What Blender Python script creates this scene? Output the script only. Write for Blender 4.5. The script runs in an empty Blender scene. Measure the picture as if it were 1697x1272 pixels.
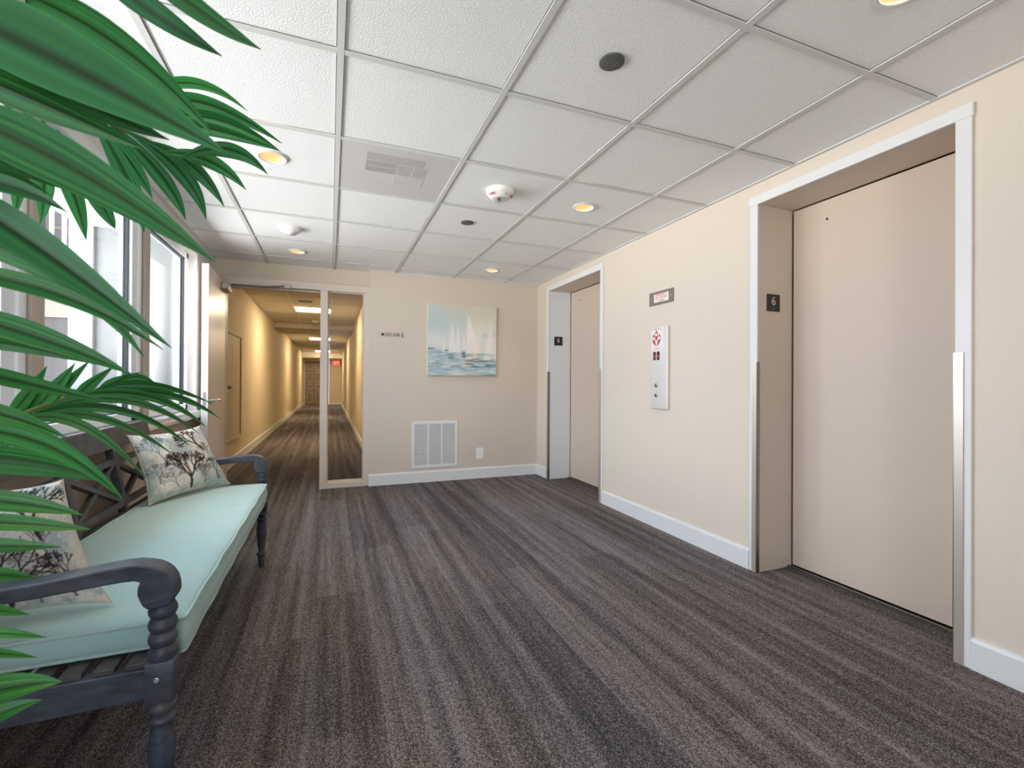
import bpy, bmesh, math, random
import numpy as np
from mathutils import Vector, Matrix
random.seed(7)
C = bpy.context.scene.collection
R = math.radians

# ------------------------------------------------------------------ camera
H = 1.075
CX, CY, F = 848.5, 631.2675, 765.390
RT = Vector((0.930609886, -0.365970046, 0.005582544))
UP = Vector((-0.006547163, -0.001394748, 0.999977594))
FW = Vector((0.365954060, 0.930625585, 0.003694032))
cam = bpy.data.cameras.new('camera')
cam.sensor_fit = 'HORIZONTAL'; cam.sensor_width = 36.0
cam.lens = F / 1697 * 36.0
cam.shift_y = (CY - 636.0) / 1697.0
cam.clip_start = 0.02
cam.dof.use_dof = True; cam.dof.focus_distance = 2.6; cam.dof.aperture_fstop = 8.0
co = bpy.data.objects.new('camera', cam); C.objects.link(co)
co.matrix_world = Matrix(((RT.x, UP.x, -FW.x, 0), (RT.y, UP.y, -FW.y, 0), (RT.z, UP.z, -FW.z, H), (0, 0, 0, 1)))
bpy.context.scene.camera = co

def at(px, py, d):
    """point at depth d along the viewing axis"""
    return Vector((0, 0, H)) + (FW + RT * ((px - CX) / F) + UP * ((CY - py) / F)) * d

# ------------------------------------------------------------------ colour / materials
def lin(r, g=None, b=None):
    if g is None: r, g, b = r
    f = lambda c: (c/255/12.92) if c/255 <= .04045 else ((c/255+.055)/1.055)**2.4
    return (f(r), f(g), f(b))

MATS = {}
def mat(name, col, rough=.6, metal=0., spec=.5, emit=None, estr=0., bump=0., bscale=200., var=0., vscale=3., coat=0., stretch=None):
    m = bpy.data.materials.new(name); m.use_nodes = True
    nt = m.node_tree; n = nt.nodes; l = nt.links
    b = n['Principled BSDF']
    c = lin(col)
    b.inputs['Base Color'].default_value = (*c, 1)
    b.inputs['Roughness'].default_value = rough
    b.inputs['Metallic'].default_value = metal
    b.inputs['Specular IOR Level'].default_value = spec
    b.inputs['Coat Weight'].default_value = coat
    if emit is not None:
        b.inputs['Emission Color'].default_value = (*lin(emit), 1)
        b.inputs['Emission Strength'].default_value = estr
    if bump or var:
        tc = n.new('ShaderNodeTexCoord'); mp = n.new('ShaderNodeMapping')
        l.new(tc.outputs['Object'], mp.inputs['Vector'])
        if stretch: mp.inputs['Scale'].default_value = stretch
    if bump:
        t = n.new('ShaderNodeTexNoise'); t.inputs['Scale'].default_value = bscale; t.inputs['Detail'].default_value = 3
        l.new(mp.outputs['Vector'], t.inputs['Vector'])
        bp = n.new('ShaderNodeBump'); bp.inputs['Strength'].default_value = bump; bp.inputs['Distance'].default_value = .004
        l.new(t.outputs['Fac'], bp.inputs['Height']); l.new(bp.outputs['Normal'], b.inputs['Normal'])
    if var:
        t2 = n.new('ShaderNodeTexNoise'); t2.inputs['Scale'].default_value = vscale; t2.inputs['Detail'].default_value = 5
        l.new(mp.outputs['Vector'], t2.inputs['Vector'])
        r = n.new('ShaderNodeValToRGB')
        r.color_ramp.elements[0].position = .3; r.color_ramp.elements[1].position = .7
        r.color_ramp.elements[0].color = (*[x*(1-var) for x in c], 1)
        r.color_ramp.elements[1].color = (*[min(1, x*(1+var)) for x in c], 1)
        l.new(t2.outputs['Fac'], r.inputs['Fac']); l.new(r.outputs['Color'], b.inputs['Base Color'])
    MATS[name] = m
    return m

def attr_mat(name, rough=.7, transl=0., spec=.4, bump=0., bscale=300):
    m = bpy.data.materials.new(name); m.use_nodes = True
    nt = m.node_tree; n = nt.nodes; l = nt.links
    b = n['Principled BSDF']; a = n.new('ShaderNodeAttribute'); a.attribute_name = 'Col'
    l.new(a.outputs['Color'], b.inputs['Base Color'])
    b.inputs['Roughness'].default_value = rough; b.inputs['Specular IOR Level'].default_value = spec
    if bump:
        t = n.new('ShaderNodeTexNoise'); t.inputs['Scale'].default_value = bscale
        tc = n.new('ShaderNodeTexCoord'); l.new(tc.outputs['Object'], t.inputs['Vector'])
        bp = n.new('ShaderNodeBump'); bp.inputs['Strength'].default_value = bump; bp.inputs['Distance'].default_value = .002
        l.new(t.outputs['Fac'], bp.inputs['Height']); l.new(bp.outputs['Normal'], b.inputs['Normal'])
    if transl:
        tr = n.new('ShaderNodeBsdfTranslucent'); mx = n.new('ShaderNodeMixShader'); mx.inputs[0].default_value = transl
        l.new(a.outputs['Color'], tr.inputs['Color'])
        l.new(b.outputs[0], mx.inputs[1]); l.new(tr.outputs[0], mx.inputs[2])
        l.new(mx.outputs[0], n['Material Output'].inputs['Surface'])
    return m

def glass_mat(name, tint=(1, 1, 1)):
    m = bpy.data.materials.new(name); m.use_nodes = True
    nt = m.node_tree; n = nt.nodes; l = nt.links
    n.remove(n['Principled BSDF'])
    t = n.new('ShaderNodeBsdfTransparent'); t.inputs['Color'].default_value = (*tint, 1)
    g = n.new('ShaderNodeBsdfGlossy'); g.inputs['Roughness'].default_value = .01
    fr = n.new('ShaderNodeFresnel'); ge = n.new('ShaderNodeNewGeometry'); ma = n.new('ShaderNodeMath'); ma.operation = 'MULTIPLY_ADD'
    ma.inputs[1].default_value = 1/1.5-1.5; ma.inputs[2].default_value = 1.5     # same reflectance on both faces of the sheet
    l.new(ge.outputs['Backfacing'], ma.inputs[0]); l.new(ma.outputs[0], fr.inputs['IOR'])
    mx = n.new('ShaderNodeMixShader')
    l.new(fr.outputs[0], mx.inputs[0]); l.new(t.outputs[0], mx.inputs[1]); l.new(g.outputs[0], mx.inputs[2])
    l.new(mx.outputs[0], n['Material Output'].inputs['Surface'])
    return m

WALL = mat('beige_wall_paint', (219, 207, 191), .85, bump=.25, bscale=110, spec=.2)
WALLB = mat('shaded_beige_wall_paint', (209, 197, 180), .85, bump=.2, bscale=110, spec=.2)  # same beige paint as WALL, with the shade put into its colour
WALLC = mat('corridor_wall_paint', (214, 200, 170), .8, bump=.2, bscale=110, spec=.2)
WALLW = mat('window_wall_paint', (196, 178, 160), .8, bump=.2, bscale=110, spec=.2)
TRIM = mat('white_trim_paint', (224, 224, 222), .4, spec=.4)
FRAME = mat('beige_frame_paint', (208, 196, 182), .45, spec=.4)
DOORP = mat('elevator_door_paint', (208, 191, 174), .5, spec=.35, bump=.08, bscale=160)
JAMBB = mat('beige_jamb', (205, 192, 177), .5, spec=.35)
JAMBW = mat('white_jamb', (222, 224, 226), .45, spec=.4)  # side jambs of the far lift only; those of the near lift are beige
LEAFDOOR = mat('door_leaf_paint', (220, 206, 194), .35, spec=.5)
DOOREDGE = mat('door_edge_paint', (228, 226, 222), .45)
WFRAME = mat('white_window_vinyl', (233, 236, 240), .35)
MULL = mat('tan_mullion', (176, 163, 150), .5)
SEAL = mat('dark_window_seal', (38, 42, 48), .6)
SILL = mat('white_marble_sill', (226, 224, 222), .25, var=.06, vscale=6, stretch=(1, .2, 1))
DARK = mat('dark_gap', (14, 12, 11), .9)
STEEL = mat('brushed_steel', (214, 211, 206), .42, 1., bump=.05, bscale=60, stretch=(1, 40, 1))
STEELD = mat('satin_nickel', (150, 145, 136), .35, 1.)
PLATEG = mat('grey_metal_plate', (132, 125, 112), .5, .3)
TILE = mat('ceiling_tile', (242, 242, 240), .95, bump=.6, bscale=170, spec=.1, var=.025, vscale=90)
TBAR = mat('ceiling_tbar', (212, 212, 209), .6)
PANELG = mat('grey_ceiling_panel', (205, 202, 198), .8, var=.02, vscale=4)
CORTILE = mat('corridor_ceiling_tile', (206, 200, 186), .95, bump=.5, bscale=170, spec=.1)
DISC = mat('dark_grey_plastic', (88, 88, 88), .6)
WPLAST = mat('white_plastic', (236, 235, 230), .35)
GPLAST = mat('grey_plastic', (170, 168, 165), .4)
REDINK = mat('red_ink', (196, 52, 46), .5)
RED2 = mat('dark_red_ink', (176, 46, 58), .5)
BLACKP = mat('black_plastic', (30, 26, 23), .4)
WINK = mat('white_ink', (205, 198, 190), .5)
DINK = mat('dark_ink', (48, 42, 34), .6)
PAPER = mat('white_label', (234, 228, 220), .6)
CANIN = mat('warm_reflector', (222, 186, 150), .45, emit=(255, 190, 136), estr=.28)
BULB = mat('lamp_glow', (255, 240, 215), .5, emit=(255, 226, 190), estr=2.2)
TUBE = mat('fluorescent_glow', (255, 250, 235), .5, emit=(255, 234, 200), estr=75.)
DIFF = mat('troffer_diffuser', (245, 235, 215), .6, emit=(255, 228, 188), estr=17.)
EXITR = mat('lit_exit_red', (225, 50, 45), .5, emit=(255, 60, 50), estr=1.6)
EXITW = mat('lit_exit_letters', (250, 170, 160), .5, emit=(255, 150, 140), estr=1.2)
DISPL = mat('dark_display', (52, 36, 44), .15)
LEDR = mat('red_led', (200, 40, 50), .5, emit=(230, 50, 60), estr=.5)
CORDOOR = mat('corridor_door_paint', (118, 108, 95), .45)
CLEAR = glass_mat('clear_glass')
CLEARL = glass_mat('clear_lens', (.93, .95, .96))
CUSH = mat('mint_canvas', (162, 194, 192), .9, spec=.15, bump=.3, bscale=700, var=.03, vscale=14)
CUSH.node_tree.nodes['Principled BSDF'].inputs['Sheen Weight'].default_value = .5; CUSH.node_tree.nodes['Principled BSDF'].inputs['Sheen Roughness'].default_value = .4
PIPE = mat('mint_piping', (166, 190, 186), .85, spec=.15)
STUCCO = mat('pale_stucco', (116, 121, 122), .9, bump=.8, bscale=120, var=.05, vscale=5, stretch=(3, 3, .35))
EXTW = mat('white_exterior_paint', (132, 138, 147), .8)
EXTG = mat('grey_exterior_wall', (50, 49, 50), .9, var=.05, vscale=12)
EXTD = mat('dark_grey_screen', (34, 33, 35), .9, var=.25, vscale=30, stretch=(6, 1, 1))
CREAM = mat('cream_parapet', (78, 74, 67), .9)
CONC = mat('walkway_concrete', (128, 125, 119), .9, var=.08, vscale=3)
POT = mat('brown_basket', (92, 68, 48), .8, bump=.8, bscale=60, stretch=(1, 1, 6))
SOIL = mat('dark_moss', (46, 42, 26), .95, bump=1., bscale=60)
STEM = mat('palm_stem', (86, 110, 48), .6, var=.2, vscale=8, stretch=(1, 1, .3))

# weathered blue-grey bench wood: wash and wear are pigment with their own shapes
def wood_mat(name, dark, light, warm):
    m = bpy.data.materials.new(name); m.use_nodes = True
    nt = m.node_tree; n = nt.nodes; l = nt.links; b = n['Principled BSDF']
    tc = n.new('ShaderNodeTexCoord'); mp = n.new('ShaderNodeMapping'); mp.inputs['Scale'].default_value = (5, 5, 14)
    l.new(tc.outputs['Object'], mp.inputs['Vector'])
    t = n.new('ShaderNodeTexNoise'); t.inputs['Scale'].default_value = 2.6; t.inputs['Detail'].default_value = 7; t.inputs['Roughness'].default_value = .65
    l.new(mp.outputs['Vector'], t.inputs['Vector'])
    r = n.new('ShaderNodeValToRGB'); e = r.color_ramp.elements
    e[0].position = .30; e[0].color = (*lin(dark), 1); e[1].position = .72; e[1].color = (*lin(light), 1)
    mid = e.new(.5); mid.color = (*[(a+b_)/2*.9 for a, b_ in zip(lin(dark), lin(light))], 1)
    t2 = n.new('ShaderNodeTexNoise'); t2.inputs['Scale'].default_value = 6; t2.inputs['Detail'].default_value = 4
    l.new(tc.outputs['Object'], t2.inputs['Vector'])
    r2 = n.new('ShaderNodeValToRGB'); r2.color_ramp.elements[0].position = .45; r2.color_ramp.elements[1].position = .7
    mx = n.new('ShaderNodeMixRGB'); mx.inputs[2].default_value = (*lin(warm), 1)
    ml = n.new('ShaderNodeMath'); ml.operation = 'MULTIPLY'; ml.inputs[1].default_value = .55
    l.new(t.outputs['Fac'], r.inputs['Fac']); l.new(t2.outputs['Fac'], r2.inputs['Fac']); l.new(r2.outputs['Color'], ml.inputs[0])
    l.new(ml.outputs[0], mx.inputs[0]); l.new(r.outputs['Color'], mx.inputs[1]); l.new(mx.outputs[0], b.inputs['Base Color'])
    b.inputs['Roughness'].default_value = .5
    bp = n.new('ShaderNodeBump'); bp.inputs['Strength'].default_value = .15; bp.inputs['Distance'].default_value = .003
    l.new(t.outputs['Fac'], bp.inputs['Height']); l.new(bp.outputs['Normal'], b.inputs['Normal'])
    return m
WOOD = wood_mat('weathered_blue_wood', (32, 38, 50), (72, 83, 100), (92, 82, 78))
WOODD = wood_mat('weathered_grey_wood', (48, 48, 53), (82, 82, 88), (82, 74, 70))

def carpet_mat():
    m = bpy.data.materials.new('striped_plank_carpet'); m.use_nodes = True
    nt = m.node_tree; n = nt.nodes; l = nt.links; b = n['Principled BSDF']
    tc = n.new('ShaderNodeTexCoord')
    def mapped(scale, rot=0, loc=(0, 0, 0)):
        mp = n.new('ShaderNodeMapping'); mp.inputs['Scale'].default_value = scale; mp.inputs['Rotation'].default_value = (0, 0, rot); mp.inputs['Location'].default_value = loc
        l.new(tc.outputs['Object'], mp.inputs['Vector']); return mp
    def noise(vec, s, d=4, ro=.6):
        t = n.new('ShaderNodeTexNoise'); t.inputs['Scale'].default_value = s; t.inputs['Detail'].default_value = d; t.inputs['Roughness'].default_value = ro
        l.new(vec, t.inputs['Vector']); return t
    # planks 0.25 x 1.0 m running along Y: each plank shifts the stripe pattern
    br = n.new('ShaderNodeTexBrick'); br.offset = .37; br.inputs['Scale'].default_value = 1; br.inputs['Mortar Size'].default_value = 0
    br.inputs['Brick Width'].default_value = 1.0; br.inputs['Row Height'].default_value = .25
    br.inputs['Color1'].default_value = (0, 0, 0, 1); br.inputs['Color2'].default_value = (1, 1, 1, 1)
    mb = mapped((1, 1, 1), R(90), (.13, .08, 0)); l.new(mb.outputs[0], br.inputs['Vector'])
    sc = n.new('ShaderNodeVectorMath'); sc.operation = 'SCALE'; sc.inputs['Scale'].default_value = .22
    l.new(br.outputs['Color'], sc.inputs[0])
    ad = n.new('ShaderNodeVectorMath'); ad.operation = 'ADD'
    ms = mapped((17, .38, 1)); l.new(ms.outputs[0], ad.inputs[0]); l.new(sc.outputs[0], ad.inputs[1])
    streak = noise(ad.outputs[0], 1.0, 2.5, .5)
    mf = mapped((70, 2.2, 1)); fine = noise(mf.outputs[0], 1.0, 3, .6)
    mk = mapped((330, 190, 1)); spk = noise(mk.outputs[0], 1.0, 2, .65)
    def math_(op, a, bb, c=None):
        k = n.new('ShaderNodeMath'); k.operation = op
        for i, v in enumerate((a, bb, c)):
            if v is None: continue
            if isinstance(v, (int, float)): k.inputs[i].default_value = v
            else: l.new(v, k.inputs[i])
        return k.outputs[0]
    s = math_('MULTIPLY_ADD', streak.outputs['Fac'], .34, math_('MULTIPLY', fine.outputs['Fac'], .12))
    mm_ = mapped((48, 9, 1)); med = noise(mm_.outputs[0], 1.0, 3, .6); s = math_('MULTIPLY_ADD', med.outputs['Fac'], .16, s)
    sb = n.new('ShaderNodeSeparateColor'); l.new(br.outputs['Color'], sb.inputs[0]); s = math_('MULTIPLY_ADD', sb.outputs[0], .05, s)
    s = math_('MULTIPLY_ADD', spk.outputs['Fac'], 1.05, s)
    mg = mapped((120, 62, 1)); grn = noise(mg.outputs[0], 1.0, 2, .6); s = math_('MULTIPLY_ADD', grn.outputs['Fac'], .42, s)
    rp = n.new('ShaderNodeValToRGB'); e = rp.color_ramp.elements
    e[0].position = .72; e[0].color = (*lin((45, 42, 42)), 1); e[1].position = 1.0; e[1].color = (*lin((149, 143, 143)), 1)
    k = e.new(.90); k.color = (*lin((94, 89, 89)), 1)
    s = math_('MULTIPLY_ADD', s, 1.0, -.19)
    l.new(s, rp.inputs['Fac'])
    mt = mapped((5, .5, 1), 0, (3, 1, 0)); tn = noise(mt.outputs[0], 1.0, 3)
    r2 = n.new('ShaderNodeValToRGB'); r2.color_ramp.elements[0].position = .35; r2.color_ramp.elements[1].position = .65
    r2.color_ramp.elements[0].color = (.95, 1.0, 1.06, 1); r2.color_ramp.elements[1].color = (1.05, .99, .95, 1)
    l.new(tn.outputs['Fac'], r2.inputs['Fac'])
    mx = n.new('ShaderNodeMixRGB'); mx.blend_type = 'MULTIPLY'; mx.inputs[0].default_value = 1
    l.new(rp.outputs['Color'], mx.inputs[1]); l.new(r2.outputs['Color'], mx.inputs[2]); l.new(mx.outputs[0], b.inputs['Base Color'])
    b.inputs['Roughness'].default_value = 1; b.inputs['Specular IOR Level'].default_value = .1
    bp = n.new('ShaderNodeBump'); bp.inputs['Strength'].default_value = .5; bp.inputs['Distance'].default_value = .004
    l.new(spk.outputs['Fac'], bp.inputs['Height']); l.new(bp.outputs['Normal'], b.inputs['Normal'])
    return m
CARPET = carpet_mat()

# ------------------------------------------------------------------ mesh helpers
class MB:
    def __init__(s): s.v = []; s.f = []; s.mi = []; s.cur = 0; s.col = []
    def add(s, vs, fs):
        o = len(s.v); s.v += [tuple(p) for p in vs]; s.f += [tuple(i+o for i in f) for f in fs]; s.mi += [s.cur]*len(fs); return s
    def box(s, x0, x1, y0, y1, z0, z1, bev=0.):
        if bev > 0:
            bm = bmesh.new(); bmesh.ops.create_cube(bm, size=1)
            bmesh.ops.scale(bm, vec=(x1-x0, y1-y0, z1-z0), verts=bm.verts)
            bmesh.ops.translate(bm, vec=((x0+x1)/2, (y0+y1)/2, (z0+z1)/2), verts=bm.verts)
            bmesh.ops.bevel(bm, geom=bm.edges[:], offset=bev, segments=2, affect='EDGES', profile=.5)
            bm.verts.index_update()
            s.add([v.co[:] for v in bm.verts], [[v.index for v in f.verts] for f in bm.faces]); bm.free(); return s
        v = [(x0, y0, z0), (x1, y0, z0), (x1, y1, z0), (x0, y1, z0), (x0, y0, z1), (x1, y0, z1), (x1, y1, z1), (x0, y1, z1)]
        return s.add(v, [(0, 3, 2, 1), (4, 5, 6, 7), (0, 1, 5, 4), (1, 2, 6, 5), (2, 3, 7, 6), (3, 0, 4, 7)])
    def bar(s, a, b, w, h, up=(0, 0, 1)):
        a = Vector(a); b = Vector(b); t = (b-a).normalized(); sd = t.cross(Vector(up)).normalized(); u = sd.cross(t)
        v = []
        for p in (a, b):
            for i, j in ((-1, -1), (1, -1), (1, 1), (-1, 1)): v.append(p+sd*(i*w/2)+u*(j*h/2))
        return s.add(v, [(0, 1, 2, 3), (7, 6, 5, 4), (0, 4, 5, 1), (1, 5, 6, 2), (2, 6, 7, 3), (3, 7, 4, 0)])
    def tube(s, pts, r, n=12, cap=True):
        pts = [Vector(p) for p in pts]; rs = r if isinstance(r, (list, tuple)) else [r]*len(pts)
        vs = []; ref = None
        for i, p in enumerate(pts):
            t = (pts[min(i+1, len(pts)-1)]-pts[max(i-1, 0)]).normalized()
            if ref is None: ref = Vector((0, 0, 1)) if abs(t.z) < .9 else Vector((1, 0, 0))
            a = t.cross(ref).normalized(); b = t.cross(a); ref = -b if False else ref
            for k in range(n):
                g = 2*math.pi*k/n; vs.append(p+(a*math.cos(g)+b*math.sin(g))*rs[i])
        fs = []
        for i in range(len(pts)-1):
            for k in range(n):
                k2 = (k+1) % n; fs.append((i*n+k, i*n+k2, (i+1)*n+k2, (i+1)*n+k))
        if cap: fs.append(tuple(range(n))[::-1]); fs.append(tuple((len(pts)-1)*n+k for k in range(n)))
        return s.add(vs, fs)
    def lathe(s, prof, c=(0, 0), n=28, cap=True, axis='z', org=(0, 0, 0)):
        vs = []
        for r, z in prof:
            for k in range(n):
                g = 2*math.pi*k/n; x, y = r*math.cos(g), r*math.sin(g)
                vs.append((c[0]+x, c[1]+y, z) if axis == 'z' else ((org[0]+z, org[1]+x, org[2]+y) if axis == 'x' else (org[0]+x, org[1]+z, org[2]+y)))
        fs = []
        for i in range(len(prof)-1):
            for k in range(n):
                k2 = (k+1) % n; fs.append((i*n+k, i*n+k2, (i+1)*n+k2, (i+1)*n+k))
        if cap: fs.append(tuple(range(n))[::-1]); fs.append(tuple((len(prof)-1)*n+k for k in range(n)))
        return s.add(vs, fs)
    def prism(s, poly, a0, a1, axis='y'):
        """poly of (u,w): axis y -> (u, a, w); axis x -> (a, u, w); axis z -> (u, w, a)"""
        mk = {'y': lambda u, w, a: (u, a, w), 'x': lambda u, w, a: (a, u, w), 'z': lambda u, w, a: (u, w, a)}[axis]
        n = len(poly); v = [mk(u, w, a0) for u, w in poly]+[mk(u, w, a1) for u, w in poly]
        return s.add(v, [tuple(range(n))[::-1], tuple(range(n, 2*n))]+[(i, (i+1) % n, (i+1) % n+n, i+n) for i in range(n)])
    def build(s, name, m, parent=None, smooth=False, loc=None, recalc=True, angle=40):
        me = bpy.data.meshes.new(name); me.from_pydata(s.v, [], s.f)
        for x in (m if isinstance(m, (list, tuple)) else [m]): me.materials.append(x)
        me.polygons.foreach_set('material_index', s.mi)
        if recalc:
            bm = bmesh.new(); bm.from_mesh(me); bmesh.ops.recalc_face_normals(bm, faces=bm.faces)
            if loc is not None: bmesh.ops.translate(bm, vec=[-x for x in loc], verts=bm.verts)
            if smooth:
                for f in bm.faces: f.smooth = True
                for e in bm.edges:
                    if len(e.link_faces) == 2 and e.calc_face_angle(0) > R(angle): e.smooth = False
            bm.to_mesh(me); bm.free()
        o = bpy.data.objects.new(name, me); C.objects.link(o)
        if loc is not None: o.location = loc
        if parent is not None: o.parent = parent; o.matrix_parent_inverse = parent.matrix_basis.inverted()
        return o

def tag(o, label=None, cat=None, group=None, kind=None):
    if label: o['label'] = label
    if cat: o['category'] = cat
    if group: o['group'] = group
    if kind: o['kind'] = kind
    return o
def struct(o, label=None, cat=None): return tag(o, label, cat, None, 'structure')
def thing(name, label, cat, loc, group=None):
    o = bpy.data.objects.new(name, None); C.objects.link(o); o.location = loc; o.empty_display_size = .05
    return tag(o, label, cat, group)

def text_obj(name, s, size, m, origin, right, up, parent=None, depth=.0006, font_sx=1., space=1., alignx='CENTER'):
    cu = bpy.data.curves.new('tmp', 'FONT'); cu.body = s; cu.size = size; cu.align_x = alignx; cu.align_y = 'CENTER'; cu.extrude = depth
    cu.space_character = space; cu.resolution_u = 3
    t = bpy.data.objects.new('tmp', cu); C.objects.link(t)
    dg = bpy.context.evaluated_depsgraph_get(); me = bpy.data.meshes.new_from_object(t.evaluated_get(dg))
    bpy.data.objects.remove(t); bpy.data.curves.remove(cu)
    r = Vector(right).normalized(); u = Vector(up).normalized(); nn = r.cross(u)
    M = Matrix(((r.x*font_sx, u.x, nn.x, origin[0]), (r.y*font_sx, u.y, nn.y, origin[1]), (r.z*font_sx, u.z, nn.z, origin[2]), (0, 0, 0, 1)))
    me.transform(M); me.materials.clear(); me.materials.append(m); me.name = name
    o = bpy.data.objects.new(name, me); C.objects.link(o)
    if parent is not None: o.parent = parent; o.matrix_parent_inverse = parent.matrix_basis.inverted()
    return o

def copy_tree(o, parent=None):
    c = o.copy(); C.objects.link(c); c.parent = parent
    for ch in list(o.children): copy_tree(ch, c)
    return c

# ------------------------------------------------------------------ room constants
XL, XR, YB, YQ, ZC = -1.015, 2.281, 4.99, 5.09, 2.229
YF = -2.6                                 # wall behind the camera
CXL, CXR, CYE, CZ = -1.155, .49, 23.2, 2.36  # corridor
N1, N2 = 1.045, 1.943                     # near lift opening
F1, F2 = 3.601, 4.660                     # far lift opening
ZH = 2.103                                # lift head

struct(MB().box(XL-.3, 2.9, YF-.2, CYE+.3, -.1, 0).build('floor', CARPET), 'dark grey striped plank carpet running through lobby and corridor', 'floor')

# ceiling tiles and grid
T = .6096; GX, GY = .0261, 1.7232
HOLES = {}
CANS = [(-.285, 2.668), (-.281, 4.518), (1.546, 2.652), (1.541, 4.496), (-.285, .83), (1.546, .83)]
def tile_idx(x, y): return (math.floor((x-GX)/T), math.floor((y-GY)/T))
for c in CANS: HOLES[tile_idx(*c)] = (c[0], c[1], .062)
ct = MB(); ZT = ZC+.006
for i in range(-2, 5):
    for j in range(-8, 6):
        x0, x1 = max(GX+i*T, XL-.12), min(GX+(i+1)*T, XR+.1); y0, y1 = max(GY+j*T, YF-.1), min(GY+(j+1)*T, YQ+.02)
        if x1 <= x0 or y1 <= y0: continue
        if (i, j) == (0, 1): continue        # grille panel sits here
        x0 += .0145; x1 -= .0145; y0 += .0145; y1 -= .0145     # shadow gap beside the grid bars
        h = HOLES.get((i, j))
        if not h: ct.add([(x0, y0, ZT), (x1, y0, ZT), (x1, y1, ZT), (x0, y1, ZT)], [(0, 3, 2, 1)]); continue
        cx, cy, r = h; angs = sorted([2*math.pi*k/32 for k in range(32)]+[math.atan2(yy-cy, xx-cx) % (2*math.pi) for xx in (x0, x1) for yy in (y0, y1)])
        a_, b_ = [], []
        for g in angs:
            dx, dy = math.cos(g), math.sin(g)
            t = min(((x1-cx)/dx if dx > 1e-9 else (x0-cx)/dx if dx < -1e-9 else 1e9), ((y1-cy)/dy if dy > 1e-9 else (y0-cy)/dy if dy < -1e-9 else 1e9))
            a_.append((cx+r*dx, cy+r*dy, ZT)); b_.append((cx+t*dx, cy+t*dy, ZT))
        m_ = len(angs); ct.add(a_+b_, [(k, (k+1) % m_, m_+(k+1) % m_, m_+k) for k in range(m_)])
ceil = struct(ct.build('ceiling', TILE, recalc=False), 'white suspended ceiling of square textured tiles', 'ceiling')
g = MB()
for i in range(-1, 5):
    x = GX+i*T
    if x < XR: g.box(x-.012, x+.012, YF, YQ, ZC, ZT-.0005)
for j in range(-7, 6):
    y = GY+j*T; g.box(XL, XR, y-.012, y+.012, ZC+.0006, ZT-.0005)
g.box(XR-.02, XR, YF, YB, ZC-.001, ZT-.0005); g.box(XL, XL+.018, YF, YQ, ZC-.001, ZT-.0005); g.box(.37, XR, YB-.012, YB, ZC-.001, ZT-.0005)
g.build('ceiling_grid', TBAR, ceil)
struct(MB().box(XL-.3, XR+.6, YF-.2, YQ+.1, ZT+.16, ZT+.26).build('ceiling_slab', TBAR), 'plain slab hidden above the ceiling tiles', 'ceiling')

# right wall with two lift openings
w = MB(); XO = 2.62
for y0, y1 in ((YF-.2, N1-.012), (N2+.012, F1-.012), (F2+.012, YB+.2)): w.box(XR, XO, y0, y1, 0, ZC+.16)
for y0, y1 in ((N1-.012, N2+.012), (F1-.012, F2+.012)): w.box(XR, XO, y0, y1, ZH+.012, ZC+.16)
struct(w.build('wall_right', WALL), 'beige painted wall holding both lift doors', 'wall')
# back wall and recessed screen wall
w = MB(); w.box(.375, XR, YB, YB+.18, 0, ZC+.16)
struct(w.build('wall_back', WALLB), 'shade-darkened beige wall behind the sailboat canvas', 'wall')
w = MB(); w.box(CXL-.1, .375, YQ, YQ+.07, 2.06, 2.5); w.box(CXL-.1, -.985, YQ, YQ+.07, 0, 2.06)
struct(w.build('wall_header', WALLB), 'shade-darkened beige wall strip above the corridor doorway', 'wall')

# left window wall
WZ0, WZ1, WY1 = .845, 2.085, 4.37
w = MB(); w.box(XL-.14, XL, YF-.2, YQ+.07, 0, WZ0-.03); w.cur = 1
w.box(XL-.14, XL, YF-.2, YQ+.07, WZ1, ZC+.16); w.box(XL-.14, XL, WY1, YQ+.07, WZ0-.03, WZ1); w.box(XL-.14, XL, YF-.2, 1.125, WZ0-.03, WZ1)
struct(w.build('wall_left', [WALLW, mat('white_window_surround', (222, 220, 217), .7)]), 'window wall, tan below the sill and white above', 'wall')
# rear wall behind the camera; its unseen window is added to light palm and bench
w = MB(); w.box(XL, XR, YF-.15, YF, 0, .45); w.box(XL, XR, YF-.15, YF, 2.1, ZC+.16); w.box(XL, -.97, YF-.15, YF, .45, 2.1); w.box(.02, XR, YF-.15, YF, .45, 2.1)
struct(w.build('wall_rear', WALL), 'beige wall behind the camera with an added window', 'wall')
w = MB(); w.box(-.97, .02, YF-.1, YF-.05, .45, .5); w.box(-.97, .02, YF-.1, YF-.05, 2.05, 2.1)
for x in (-.97, -.03): w.box(x, x+.05, YF-.1, YF-.05, .5, 2.05)
rw = struct(w.build('window_5', WFRAME), 'unseen white framed window added behind the camera for its light', 'window')
MB().box(-.92, -.03, YF-.08, YF-.074, .5, 2.05).build('pane', CLEAR, rw)
b = MB(); b.prism([(YF+u, z) for u, z in [(0, 0), (.016, 0), (.016, .105), (.010, .118), (0, .12)]], XL+.02, XR-.02, 'x'); struct(b.build('baseboard_rear', TRIM), 'white baseboard behind the camera', 'baseboard')

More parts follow.
